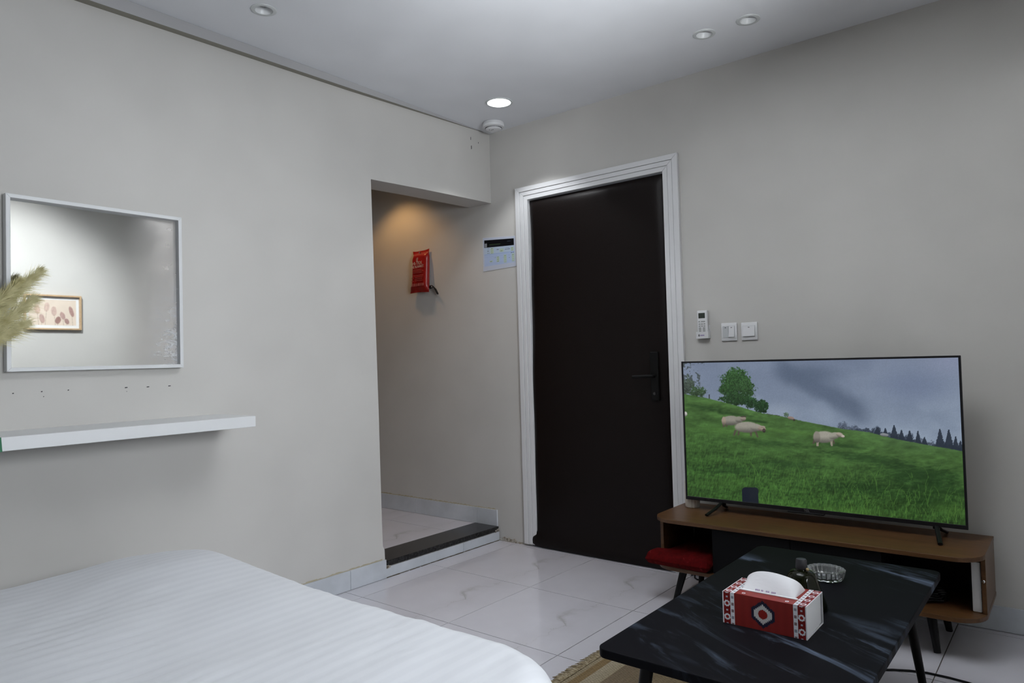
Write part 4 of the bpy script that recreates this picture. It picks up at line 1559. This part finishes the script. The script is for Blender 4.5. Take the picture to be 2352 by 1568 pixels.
    for a_ in ((1500, 890, 420, 45, 0.12, .35), (1900, 1010, 420, 85, 0.10, .45), (900, 940, 330, 40, 0.06, .28), (1400, 1110, 420, 60, 0.05, .34), (500, 990, 380, 45, 0.02, .25),
               (1300, 790, 230, 22, 0.1, .30), (760, 780, 260, 25, 0.05, .25), (480, 560, 220, 14, 0.12, .3), (250, 510, 200, 22, 0.14, .3), (1900, 1190, 400, 70, 0.08, .30),
               (640, 612, 150, 12, 0.1, .35), (1950, 1100, 500, 60, 0.1, .35)):
        k = fold(*a_[:5])[..., None] * a_[5]
        gcol = gcol * (1 - k * 1.25) + np.array((24, 46, 24)) * k * 1.25
    for a_ in ((500, 700, 420, 34, .08, .22), (900, 690, 300, 22, .1, .25), (1300, 1300, 420, 60, .06, .28), (400, 1080, 260, 60, 0, .15), (2100, 1260, 170, 60, .1, .25)):
        k = fold(*a_[:5])[..., None] * a_[5]
        gcol = gcol * (1 - k) + np.array((92, 136, 60)) * k
    k = sstep(1300, 2100, X)[..., None] * sstep(880, 700, Y)[..., None] * 0.35
    gcol = gcol * (1 - k) + np.array((74, 96, 76)) * k
    over(sstep(-2, 4, below), gcol)
    # blades in the foreground
    rg = np.random.default_rng(5)
    for k in range(420):
        bx, by = rg.uniform(560, 2200), rg.uniform(1010, 1400)
        if by < 1130 + (bx - 600) * 0.02 and rg.random() < 0.55:
            continue
        ln, le = rg.uniform(40, 120), rg.uniform(-60, 60)
        wbl = rg.uniform(1.6, 3.4)
        sel = (np.abs(X - bx) < 75) & (Y > by - ln) & (Y < by)
        if not sel.any():
            continue
        q = (by - Y) / ln
        k_ = sel * sstep(wbl * 1.5, wbl * 0.5, np.abs(X - bx - le * q * q) + wbl * 0.6 * q) * 0.6
        over(k_, (84, 126, 56) if rg.random() < 0.6 else (30, 56, 28))

    def ell(cx, cy, rx, ry, col_, ang=0.0, soft=0.12):
        ca, sa = math.cos(ang), math.sin(ang)
        a_, b2 = (X - cx) * ca + (Y - cy) * sa, -(X - cx) * sa + (Y - cy) * ca
        r = np.hypot(a_ / rx, b2 / ry) + 0.10 * (lf - 0.5)
        sh2 = 1.08 - 0.42 * sstep(-0.2, 1.0, b2 / ry)
        over(sstep(1 + soft, 1 - soft, r), np.array(col_) * sh2[..., None])

    def leg(x_, y0_, y1_, wd, col_, lean=0):
        q = (Y - y0_) / (y1_ - y0_)
        over(((np.abs(X - x_ - lean * q) < wd * (1 - 0.3 * q)) & (Y > y0_) & (Y < y1_)) * 0.9, col_)
    wool, dark_ = (134, 132, 122), (78, 70, 62)
    # back sheep
    for x_ in (398, 420, 500, 520):
        leg(x_, 620, 658, 9, dark_)
    ell(455, 608, 70, 37, (128, 126, 117))
    ell(400, 612, 16, 34, (140, 128, 116))
    ell(518, 600, 30, 24, (126, 124, 115))
    ell(548, 592, 22, 18, (132, 122, 112))
    ell(552, 577, 24, 5, (70, 62, 58), -0.05)
    # front walking sheep
    leg(490, 680, 722, 10, dark_, -14); leg(515, 690, 722, 9, dark_, -6); leg(605, 690, 728, 9, dark_, 2); leg(640, 685, 735, 9, dark_, 18)
    ell(575, 658, 92, 42, wool)
    ell(645, 660, 45, 28, wool, 0.1)
    ell(690, 668, 30, 20, (140, 128, 116), 0.25)
    ell(706, 682, 13, 16, (66, 58, 54))
    ell(690, 652, 26, 6, (150, 140, 130), 0.1)
    # single sheep
    leg(1090, 745, 780, 10, dark_, -12); leg(1112, 750, 798, 10, (150, 138, 128), -2); leg(1212, 750, 795, 10, (150, 138, 128), 6); leg(1228, 745, 782, 8, dark_, 8)
    ell(1160, 728, 80, 45, (140, 138, 128))
    ell(1105, 728, 26, 44, (122, 118, 110))
    ell(1235, 718, 42, 26, (138, 136, 126), -0.2)
    ell(1278, 710, 28, 17, (150, 140, 130), 0.35)
    ell(1303, 722, 12, 10, (176, 166, 158))
    # small ones far up the slope
    ell(912, 586, 26, 12, (128, 112, 104), 0.2)
    ell(936, 600, 8, 8, (60, 52, 50))
    ell(1612, 708, 32, 13, (122, 126, 130), 0.1)
    ell(105, 560, 14, 18, (170, 170, 165))
    # dark blunt post at the bottom edge
    px_ = np.maximum(np.abs(X - 592) - (58 - 0.02 * (1245 - Y)), 0)
    body = (np.abs(X - 592 + (Y - 1180) * 0.05) < 60) & (Y > 1118)
    r1 = np.hypot(np.maximum(np.abs(X - 594) - 38, 0), np.maximum(1142 - Y, 0))
    over(((r1 < 24) & (Y > 1116)) * 0.97, (27, 31, 41))
    over(((r1 < 24) & (Y > 1116)) * sstep(20, -30, X - 590) * 0.4, (18, 23, 38))
    c *= (0.97 + 0.06 * vnoise(X / 5, Y / 5, 61, 1))[..., None]
    return lin(np.clip(c, 0, 255))


M_SCREEN = print_mat('lit_tv_screen', 0.25, 0.3, emit=TV_GAIN)
ys_ = TYF + 0.0035
painted_grid('screen', [(tx0 + bz - .001, ys_, tz0 + bzb - .001), (tx1 - bz + .001, ys_, tz0 + bzb - .001), (tx1 - bz + .001, ys_, tz1 - bz + .001), (tx0 + bz - .001, ys_, tz1 - bz + .001)],
             640, 364, tv_picture, M_SCREEN, tv)

# ------------------------------------------------------------------ coffee table
CX0, CX1, CY0, CY1, CZ = 1.990, 2.602, -1.965, -0.770, 0.420
ct = thing('coffee_table', 'low coffee table with a black marble-look top and black legs', 'table', (2.296, -1.368, 0))
MB().prism(rrect(CX0, CX1, CY0, CY1, 0.028, 8), 2, CZ - 0.024, CZ, 0.0025, 2).build('table_top', M_TABLE, ct)
for a, b_ in ((CY0 + 0.09, CY0 + 0.115), (CY1 - 0.115, CY1 - 0.09)):
    MB().box(CX0 + 0.09, CX1 - 0.09, a, b_, CZ - 0.05, CZ - 0.0245).build('underframe_rail', M_BLACK, ct)
for (tx, ty, sx_, sy_) in ((CX0 + 0.10, CY0 + 0.10, -1, -1), (CX1 - 0.10, CY0 + 0.10, 1, -1), (CX0 + 0.10, CY1 - 0.10, -1, 1), (CX1 - 0.10, CY1 - 0.10, 1, 1)):
    MB().tube([(tx, ty, CZ - 0.0248), (tx + sx_ * 0.045, ty + sy_ * 0.045, 0.0125)], [0.018, 0.012], 16).build('leg', M_BLACK, ct, smooth=True)

# tissue box ---------------------------------------------------------------
BX0, BX1, BY0, BY1, BZ0, BZ1 = 2.190, 2.416, -1.617, -1.470, CZ + 0.0005, CZ + 0.087
tb = thing('tissue_box', 'red tissue box with white patterned borders on the coffee table', 'tissue box', (2.303, -1.543, CZ))
M_CARDW = mat('white_cardboard', (0.88, 0.89, 0.92, 1), 0.6)
RED_, WH_, NAVY_ = (140, 42, 38), (234, 236, 242), (34, 36, 58)


def band_pattern(U, V, nv_, span):
    """woven-look border strips at both ends: U along the box, V across"""
    pitch = span / nv_
    c = np.ones(U.shape + (3,)) * lin(RED_) * (0.92 + 0.10 * np.cos(U * 31) ** 2)[..., None]

    def put(m_, col_, k=1.0):
        m_ = np.asarray(m_, float)[..., None] * k
        c[:] = c * (1 - m_) + lin(col_) * m_
    for flip in (False, True):
        u = 1 - U if flip else U
        put(u < 0.012, WH_)
        put((u > 0.012) & (u < 0.100), (126, 24, 22))
        ph = (V * nv_) % 1.0
        r = np.hypot((u - 0.056) / 0.038, (ph - 0.5) * pitch / (0.038 * 0.226))
        zig = 0.06 * np.sign(np.sin(np.arctan2(ph - 0.5, (u - 0.056) * 8) * 8))
        put((r + zig < 1.0) & (u < 0.1), WH_)
        put((r < 0.52) & (u < 0.1), (150, 34, 28))
        put((np.abs(u - 0.056) < 0.010) & ((ph < 0.06) | (ph > 0.94)), (190, 192, 205))
        put((u >= 0.100) & (u < 0.150), WH_)
        ph2 = (V * nv_ * 2 + 0.2) % 1.0
        idx = np.floor(V * nv_ * 2 + 0.2) % 3
        put((np.abs(u - 0.125) < 0.014) & (ph2 < 0.42), (96, 40, 44), 0.8)
        put((np.abs(u - 0.125) < 0.014) & (ph2 < 0.42) & (idx == 1), (150, 156, 170))
    return c


def box_front(U, V):
    c = band_pattern(U, V, 2.35, 0.0865)
    X, Y = (U - 0.495) * 0.226, (V - 0.50) * 0.086
    q = 0.0030
    Xq, Yq = np.abs(np.round(X / q) * q), np.abs(np.round(Y / q) * q)

    def put(m_, col_):
        m_ = np.asarray(m_, float)[..., None]
        c[:] = c * (1 - m_) + lin(col_) * m_
    teeth = (np.floor(np.abs(X) / 0.0022) % 2) * 0.0026
    put((Xq / 0.048 + Yq / 0.037 < 1.0) & (Xq < 0.031), NAVY_)
    put((np.abs(X) / 0.036 + (np.abs(Y) + teeth) / 0.0275 < 1.0) & (np.abs(X) < 0.0245), (210, 208, 206))
    put(np.hypot(X, np.abs(Y) + teeth * 0.5) < 0.0128, (146, 34, 28))
    return c


def box_top(U, V):
    c = band_pattern(U, V, 4.0, 0.147)

    def put(m_, col_):
        m_ = np.asarray(m_, float)[..., None]
        c[:] = c * (1 - m_) + lin(col_) * m_
    for u in (0.24, 0.76):
        for v in (0.12, 0.88):
            r = np.hypot((U - u) / 0.022, (V - v) / 0.038)
            put(r < 1, WH_)
            put(r < 0.45, (150, 40, 36))
    return c


b = MB()
wt = 0.0012
b.box(BX0 + wt, BX1 - wt, BY0 + wt, BY0 + 2 * wt, BZ0, BZ1 - wt)
b.box(BX0 + wt, BX1 - wt, BY1 - 2 * wt, BY1 - wt, BZ0, BZ1 - wt)
b.box(BX0 + wt, BX1 - wt, BY0 + wt, BY1 - wt, BZ0, BZ0 + wt)
b.box(BX0 + wt, BX1 - wt, BY0 + wt, BY1 - wt, BZ1 - 2 * wt, BZ1 - wt)
b.build('card_sleeve', M_CARDW, tb)
M_BOXPR = print_mat('printed_card', 0.45, 0.4)
painted_grid('front_panel', [(BX0, BY0 + 0.0008, BZ0), (BX1, BY0 + 0.0008, BZ0), (BX1, BY0 + 0.0008, BZ1), (BX0, BY0 + 0.0008, BZ1)], 260, 100, box_front, M_BOXPR, tb)
painted_grid('back_panel', [(BX1, BY1 - 0.0008, BZ0), (BX0, BY1 - 0.0008, BZ0), (BX0, BY1 - 0.0008, BZ1), (BX1, BY1 - 0.0008, BZ1)], 130, 50, box_front, M_BOXPR, tb)
painted_grid('top_panel', [(BX0, BY0 + 0.0008, BZ1 - 0.0008), (BX1, BY0 + 0.0008, BZ1 - 0.0008), (BX1, BY1 - 0.0008, BZ1 - 0.0008), (BX0, BY1 - 0.0008, BZ1 - 0.0008)],
             240, 150, box_top, M_BOXPR, tb)
# white tucked end flap, a little sunk, with its loose edge
for xe, s in ((BX1, -1), (BX0, 1)):
    b = MB()
    b.prism([(BY0 + 0.004, BZ0 + 0.003), (BY1 - 0.030, BZ0 + 0.004), (BY1 - 0.040, BZ1 - 0.004), (BY0 + 0.004, BZ1 - 0.005)], 0, min(xe + s * 0.002, xe + s * 0.0035), max(xe + s * 0.002, xe + s * 0.0035))
    b.prism([(BY1 - 0.031, BZ0 + 0.003), (BY1 - 0.005, BZ0 + 0.003), (BY1 - 0.004, BZ1 - 0.005), (BY1 - 0.040, BZ1 - 0.006)], 0, min(xe + s * 0.005, xe + s * 0.0065), max(xe + s * 0.005, xe + s * 0.0065))
    b.build('end_flap', M_CARDW, tb)
    b = MB()
    rim = 0.0035
    for (y0, y1, z0, z1) in ((BY0 + 0.0005, BY1 - 0.0005, BZ0, BZ0 + rim), (BY0 + 0.0005, BY1 - 0.0005, BZ1 - rim, BZ1 - 0.001), (BY0 + 0.0005, BY0 + rim, BZ0 + rim, BZ1 - rim),
                             (BY1 - rim, BY1 - 0.0005, BZ0 + rim, BZ1 - rim)):
        b.box(min(xe, xe + s * 0.0012), max(xe, xe + s * 0.0012), y0, y1, z0, z1)
    b.build('end_rim', M_CARDW, tb)


def tissue():
    """arched sheet of soft paper pulled half out of the slot, a rounded fan leaning back"""
    b = MB()
    n, m_ = 60, 16
    cx_, cy_ = 2.300, -1.540
    rowsT = []
    for j in range(m_):
        t = j / (m_ - 1)
        row = []
        for i in range(n):
            s = i / (n - 1)
            a = math.pi * s
            px = -math.cos(a) * 0.0745
            hz = 0.050 * (max(0, math.sin(a)) ** 0.62)
            k = t
            x = cx_ + px * (0.97 + 0.03 * k)
            z = BZ1 - 0.002 + hz * k
            y = cy_ - 0.030 + 0.042 * k ** 1.3 + 0.007 * math.sin(5 * s + 2.5 * t) * k + 0.010 * sstep(0.62, 0.9, s) * k \
                - 0.012 * math.exp(-((s - 0.80) / 0.07) ** 2) * k * (1 - 0.3 * k)
            row.append(b.bm.verts.new((x, y, z)))
        rowsT.append(row)
    # the sheet folds over at the top and drops behind
    for j in range(1, 9):
        t = j / 8
        row = []
        for i in range(n):
            s = i / (n - 1)
            a = math.pi * s
            px = -math.cos(a) * 0.0745
            hz = 0.050 * (max(0, math.sin(a)) ** 0.62)
            x = cx_ + px
            z = BZ1 - 0.002 + hz * (1 - 0.85 * t * t)
            y = cy_ + 0.012 + 0.034 * t + 0.005 * math.sin(6 * s + 1) + 0.010 * sstep(0.62, 0.9, s)
            row.append(b.bm.verts.new((x, y, z)))
        rowsT.append(row)
    for r0, r1 in zip(rowsT, rowsT[1:]):
        for i in range(n - 1):
            b.bm.faces.new((r0[i], r0[i + 1], r1[i + 1], r1[i]))
    return b


tsu = thing('tissue', 'white tissue arching out of the red tissue box', 'tissue', (2.300, -1.540, BZ1))
M_TISSUE = mat('soft_tissue', (0.86, 0.86, 0.89, 1), 0.9)
nt, bs = nodes(M_TISSUE)
bump(nt, bs, noise(nt, coords(nt, 'Object', scale=(1, 1, 3)), 60, 3), 0.3, 0.002)
tissue().build('folded_sheet', M_TISSUE, tsu, smooth=True)
# white plastic slot edge with faint violet print
MB().prism([(2.222, -1.576), (2.378, -1.576), (2.382, -1.570), (2.376, -1.566), (2.226, -1.566)], 2, BZ1 - 0.0006, BZ1 + 0.0014).build('slot_film', M_TISSUE, tb)
M_VIOLET = mat('violet_ink', (0.22, 0.10, 0.38, 1), 0.6)
b = MB()
for (a, c) in ((2.268, 2.281), (2.284, 2.293), (2.297, 2.309), (2.312, 2.326)):
    n_ = int((c - a) / 0.0032)
    for k in range(n_):
        xk = a + k * 0.0032
        b.prism([(xk, BZ1 + 0.004), (xk + 0.0012, BZ1 + 0.004), (xk + 0.0022, BZ1 + 0.0085), (xk + 0.001, BZ1 + 0.0085)], 1, -1.5738, -1.5722)
b.build('printed_marks', M_VIOLET, tsu)

# bottle --------------------------------------------------------------------
bo_c = (2.332, -1.372, CZ + 0.0006)
bt = thing('glass_bottle', 'dark green glass bottle with black cap behind the tissue box', 'bottle', bo_c)
M_BOTTLE = mat('dark_green_glass', (0.006, 0.0075, 0.002, 1), 0.05, spec=0.35)
MB().lathe([(0.0, 0.0), (0.060, 0.0), (0.066, 0.004), (0.0665, 0.012), (0.055, 0.046), (0.0445, 0.076), (0.0395, 0.090), (0.036, 0.098), (0.028, 0.105), (0.0165, 0.109), (0.0145, 0.113), (0.0145, 0.118)],
           bo_c, n=48, cap=False).build('glass_body', M_BOTTLE, bt, smooth=True)
MB().lathe([(0.0160, 0.113), (0.0165, 0.116), (0.0155, 0.136), (0.0135, 0.140), (0.0, 0.1405)], bo_c, n=32, cap=False).build(
    'cap', mat('matt_black_cap', (0.03, 0.03, 0.035, 1), 0.35), bt, smooth=True)
MB().lathe([(0.0, -0.005), (0.0035, -0.0036), (0.005, 0.0), (0.0035, 0.0036), (0.0, 0.005)], (bo_c[0] + 0.020, bo_c[1] - 0.010, CZ + 0.115), n=16, cap=False).build(
    'bead', mat('wood_bead', (0.40, 0.30, 0.16, 1), 0.5), bt, smooth=True)

# ashtray ---------------------------------------------------------------------
ac = (2.313, -1.062, CZ + 0.0006)
at_ = thing('ashtray', 'round cut-glass ashtray beside the dark bottle', 'ashtray', ac)
M_CRYSTAL = mat('crystal', (0.92, 0.95, 0.97, 1), 0.05, trans=0.82, ior=1.5, spec=0.8)
cut = lambda a, r, h: r * (1 + (0.085 * (abs(((a * 20 / math.pi) % 2) - 1) - 0.5)) * (1 if h > 0.001 else 0.4)) if r > 0.035 else r
MB().lathe([(0.0, 0.0), (0.046, 0.0), (0.050, 0.002), (0.0555, 0.016), (0.0585, 0.030), (0.0575, 0.0335), (0.0535, 0.033), (0.0440, 0.029), (0.0415, 0.012), (0.036, 0.0075), (0.0, 0.0065)],
           ac, n=160, cap=False, mod=cut).build('dish', M_CRYSTAL, at_, smooth=False)

# ------------------------------------------------------------------ rug
rgx0, rgx1, rgy0, rgy1 = 1.500, 3.15, -2.15, -0.86
ru = thing('woven_rug', 'beige woven jute rug with a fringed end under the coffee table', 'rug', (2.3, -1.5, 0))


def rug_mat():
    m = mat('woven_jute', (0.30, 0.23, 0.14, 1), 0.95)
    nt, b = nodes(m)
    v = coords(nt, 'Object', loc=(2.3, 1.5, 0))
    sep = N(nt, 'ShaderNodeSeparateXYZ')
    nt.links.new(v, sep.inputs[0])
    d = math_n(nt, 'SUBTRACT', sep.outputs[0], 1.5)
    rb = ramp(nt, math_n(nt, 'MULTIPLY', d, 2.6), [(0.0, (0.46, 0.38, 0.25, 1)), (0.055, (0.46, 0.38, 0.25, 1)), (0.062, (0.32, 0.22, 0.10, 1)), (0.14, (0.32, 0.22, 0.10, 1)),
                                                   (0.15, (0.56, 0.49, 0.36, 1)), (0.30, (0.48, 0.41, 0.28, 1)), (0.31, (0.26, 0.20, 0.13, 1)), (0.9, (0.30, 0.23, 0.13, 1))])
    w = N(nt, 'ShaderNodeTexWave', bands_direction='Y', wave_type='BANDS')
    w.inputs['Scale'].default_value = 26
    w.inputs['Distortion'].default_value = 3.0
    w.inputs['Detail Scale'].default_value = 5
    nt.links.new(v, w.inputs['Vector'])
    n2 = noise(nt, v, 160, 3)
    f = math_n(nt, 'MULTIPLY', w.outputs['Fac'], math_n(nt, 'ADD', n2, 0.25), True)
    nt.links.new(mixc(nt, f, mixc(nt, 0.55, rb, (0.07, 0.05, 0.03, 1)), rb), b.inputs['Base Color'])
    bump(nt, b, f, 0.8, 0.004)
    return m


M_RUG = rug_mat()
# ribbed cloth: fine rows of weave standing proud
b = MB()
nx, ny = 180, 3
prev = None
for i in range(nx):
    x = L(rgx0, rgx1, i / (nx - 1))
    z = 0.009 + (0.0022 if i % 2 else 0.0)
    cur = [b.bm.verts.new(p) for p in ((x, rgy0, 0.001), (x, rgy0 + 0.004, z), (x, rgy1 - 0.004, z), (x, rgy1, 0.001))]
    if prev:
        for k in range(3):
            b.bm.faces.new((prev[k], cur[k], cur[k + 1], prev[k + 1]))
    prev = cur
bmesh.ops.recalc_face_normals(b.bm, faces=b.bm.faces[:])
b.build('woven_field', M_RUG, ru)
b = MB()
rg = random.Random(4)
M_FRINGE = mat('jute_fringe', (0.34, 0.27, 0.17, 1), 0.95)
nt, bs = nodes(M_FRINGE)
nt.links.new(ramp(nt, noise(nt, coords(nt, 'Object'), 90, 2), [(0.3, (0.20, 0.15, 0.08, 1)), (0.7, (0.46, 0.39, 0.27, 1))]), bs.inputs['Base Color'])
for xe, s in ((rgx0, -1), (rgx1, 1)):
    y = rgy0
    while y < rgy1:
        ln = rg.uniform(0.036, 0.055)
        sk = rg.uniform(-0.010, 0.010)
        b.tube([(xe - s * 0.004, y, 0.011), (xe + s * ln * 0.35, y + sk * 0.3, 0.0135), (xe + s * ln * 0.75, y + sk * 0.8, 0.008), (xe + s * ln, y + sk, 0.004)],
               [0.0026, 0.0030, 0.0024, 0.0010], 5)
        y += rg.uniform(0.0042, 0.0060)
fo_ = b.build('fringe', M_FRINGE, ru)
fo_['kind'] = 'stuff'

# ------------------------------------------------------------------ bed
bd = thing('bed', 'wide bed under a white striped duvet in the foreground', 'bed', (1.26, -3.4, 0))
DX0, DX1, DY0, DY1 = 0.30, 2.165, -4.95, -2.195
MB().box(DX0 + 0.10, DX1 - 0.10, DY0 + 0.02, DY1 - 0.10, 0.06, 0.20, 0.01, 1).build('bed_base', mat('grey_upholstery', (0.25, 0.25, 0.26, 1), 0.9), bd)
for (x, y) in ((DX0 + 0.2, DY0 + 0.15), (DX1 - 0.2, DY0 + 0.15), (DX0 + 0.2, DY1 - 0.25), (DX1 - 0.2, DY1 - 0.25)):
    MB().lathe([(0.025, 0.0), (0.03, 0.06)], (x, y, 0.0005), n=16).build('leg', M_BLACK, bd, smooth=True)
MB().prism(rrect(DX0 + 0.07, DX1 - 0.07, DY0 + 0.01, DY1 - 0.07, 0.08, 6), 2, 0.201, 0.42, 0.03, 3).build('mattress', mat('mattress_cover', (0.7, 0.7, 0.72, 1), 0.9), bd, smooth=True)


def duvet():
    cx_, cy_ = (DX0 + DX1) / 2, (DY0 + DY1) / 2
    nt_, nr = 840, 150
    R0 = 0.26
    outl = rrect(DX0, DX1, DY0, DY1, R0, 40, (1, 1, 1, 1))
    # resample outline by length
    P = np.array(outl + [outl[0]])
    seg = np.hypot(*np.diff(P, axis=0).T)
    cum = np.concatenate([[0], np.cumsum(seg)])
    s = np.linspace(0, cum[-1], nt_, endpoint=False)
    bx = np.interp(s, cum, P[:, 0])
    by = np.interp(s, cum, P[:, 1])
    # radial positions: dense near the rim, then down the side
    k = 1 - (1 - np.linspace(0, 1, nr)) ** 1.35
    KX = cx_ + np.outer(k, bx - cx_)
    KY = cy_ + np.outer(k, by - cy_)
    # distance to the rounded rectangle's edge
    qx = np.abs(KX - cx_) - ((DX1 - DX0) / 2 - R0)
    qy = np.abs(KY - cy_) - ((DY1 - DY0) / 2 - R0)
    sd_ = np.hypot(np.maximum(qx, 0), np.maximum(qy, 0)) + np.minimum(np.maximum(qx, qy), 0) - R0
    dd = np.maximum(-sd_, 0)
    rr = 0.085
    roll = np.where(dd < rr, rr - np.sqrt(np.maximum(rr * rr - (rr - dd) ** 2, 0)), 0)
    lump = 0.020 * (vnoise(KX * 2.1 + 4, KY * 2.1 + 9, 71, 3) - 0.5) + 0.010 * (vnoise(KX * 6, KY * 4, 72, 2) - 0.5)
    rise = 0.022 * np.exp(-((KX - 0.62) / 0.26) ** 2 - ((KY + 2.42) / 0.30) ** 2)
    ph = KX / 0.045 + 0.35 * (vnoise(KX * 1.5, KY * 1.5 + 3, 73, 2) - 0.5)
    ridge = 0.0021 * np.abs(np.sin(np.pi * ph)) * np.clip(1.9 * vnoise(KX * 2.4, KY * 2.4, 75, 2) - 0.35, 0.1, 1.3) * np.exp(-np.maximum(0, -KY - 2.75) / 0.8)
    wr = 0.006 * (vnoise(KX * 16 + KY * 2, KY * 2.5, 74, 3) - 0.5) * np.exp(-dd / 0.25)
    Z = 0.505 + lump + rise + ridge + wr - roll
    verts = np.stack([KX, KY, Z], -1).reshape(-1, 3)
    # hanging sides
    rows_ = [verts]
    lastx, lasty, lastz = KX[-1], KY[-1], Z[-1]
    nxv, nyv = bx - cx_, by - cy_
    ln = np.hypot(nxv, nyv)
    nxv, nyv = nxv / ln, nyv / ln
    for t in (0.2, 0.45, 0.7, 0.88, 1.0):
        wob = 0.012 * np.sin(s * 9 + 1.5 * np.sin(s * 3)) * t - 0.010 * t
        rows_.append(np.stack([lastx + nxv * wob, lasty + nyv * wob, lastz - (lastz - 0.16) * t], -1))
    V = np.concatenate(rows_)
    tot = nr + 5
    faces = []
    for r in range(tot - 1):
        for i in range(nt_):
            j = (i + 1) % nt_
            faces.append((r * nt_ + i, (r + 1) * nt_ + i, (r + 1) * nt_ + j, r * nt_ + j))
    me_ = bpy.data.meshes.new('duvet')
    me_.from_pydata(V.tolist(), [], faces)
    me_.update()
    return me_


dv = mesh_obj('duvet', duvet(), M_DUVET, bd)
dv.data.polygons.foreach_set('use_smooth', [True] * len(dv.data.polygons))

# ------------------------------------------------------------------ cables
t = tag(MB().tube([(2.36, -0.78, 0.0045), (2.375, -0.71, 0.0045), (2.392, -0.672, 0.0045), (2.417, -0.653, 0.0045), (2.47, -0.625, 0.0045), (2.521, -0.610, 0.0045),
                   (2.588, -0.609, 0.0045), (2.647, -0.616, 0.0045), (2.72, -0.64, 0.0045), (2.80, -0.70, 0.0045)], 0.004, 8).build('floor_cable', M_BLACKPL, None, (2.5, -0.62, 0), True),
        'thin black cable lying on the floor right of the coffee table', 'cable')
t = tag(MB().tube([(1.375, -0.022, 0.130), (1.372, -0.022, 0.06), (1.368, -0.028, 0.012), (1.378, -0.052, 0.0045), (1.400, -0.072, 0.0045), (1.440, -0.066, 0.0045),
                   (1.50, -0.05, 0.0045), (1.58, -0.045, 0.0045)], 0.004, 8).build('power_cable', M_BLACKPL, None, (1.45, -0.05, 0), True),
        'short black cable looping on the floor under the left end of the stand', 'cable')
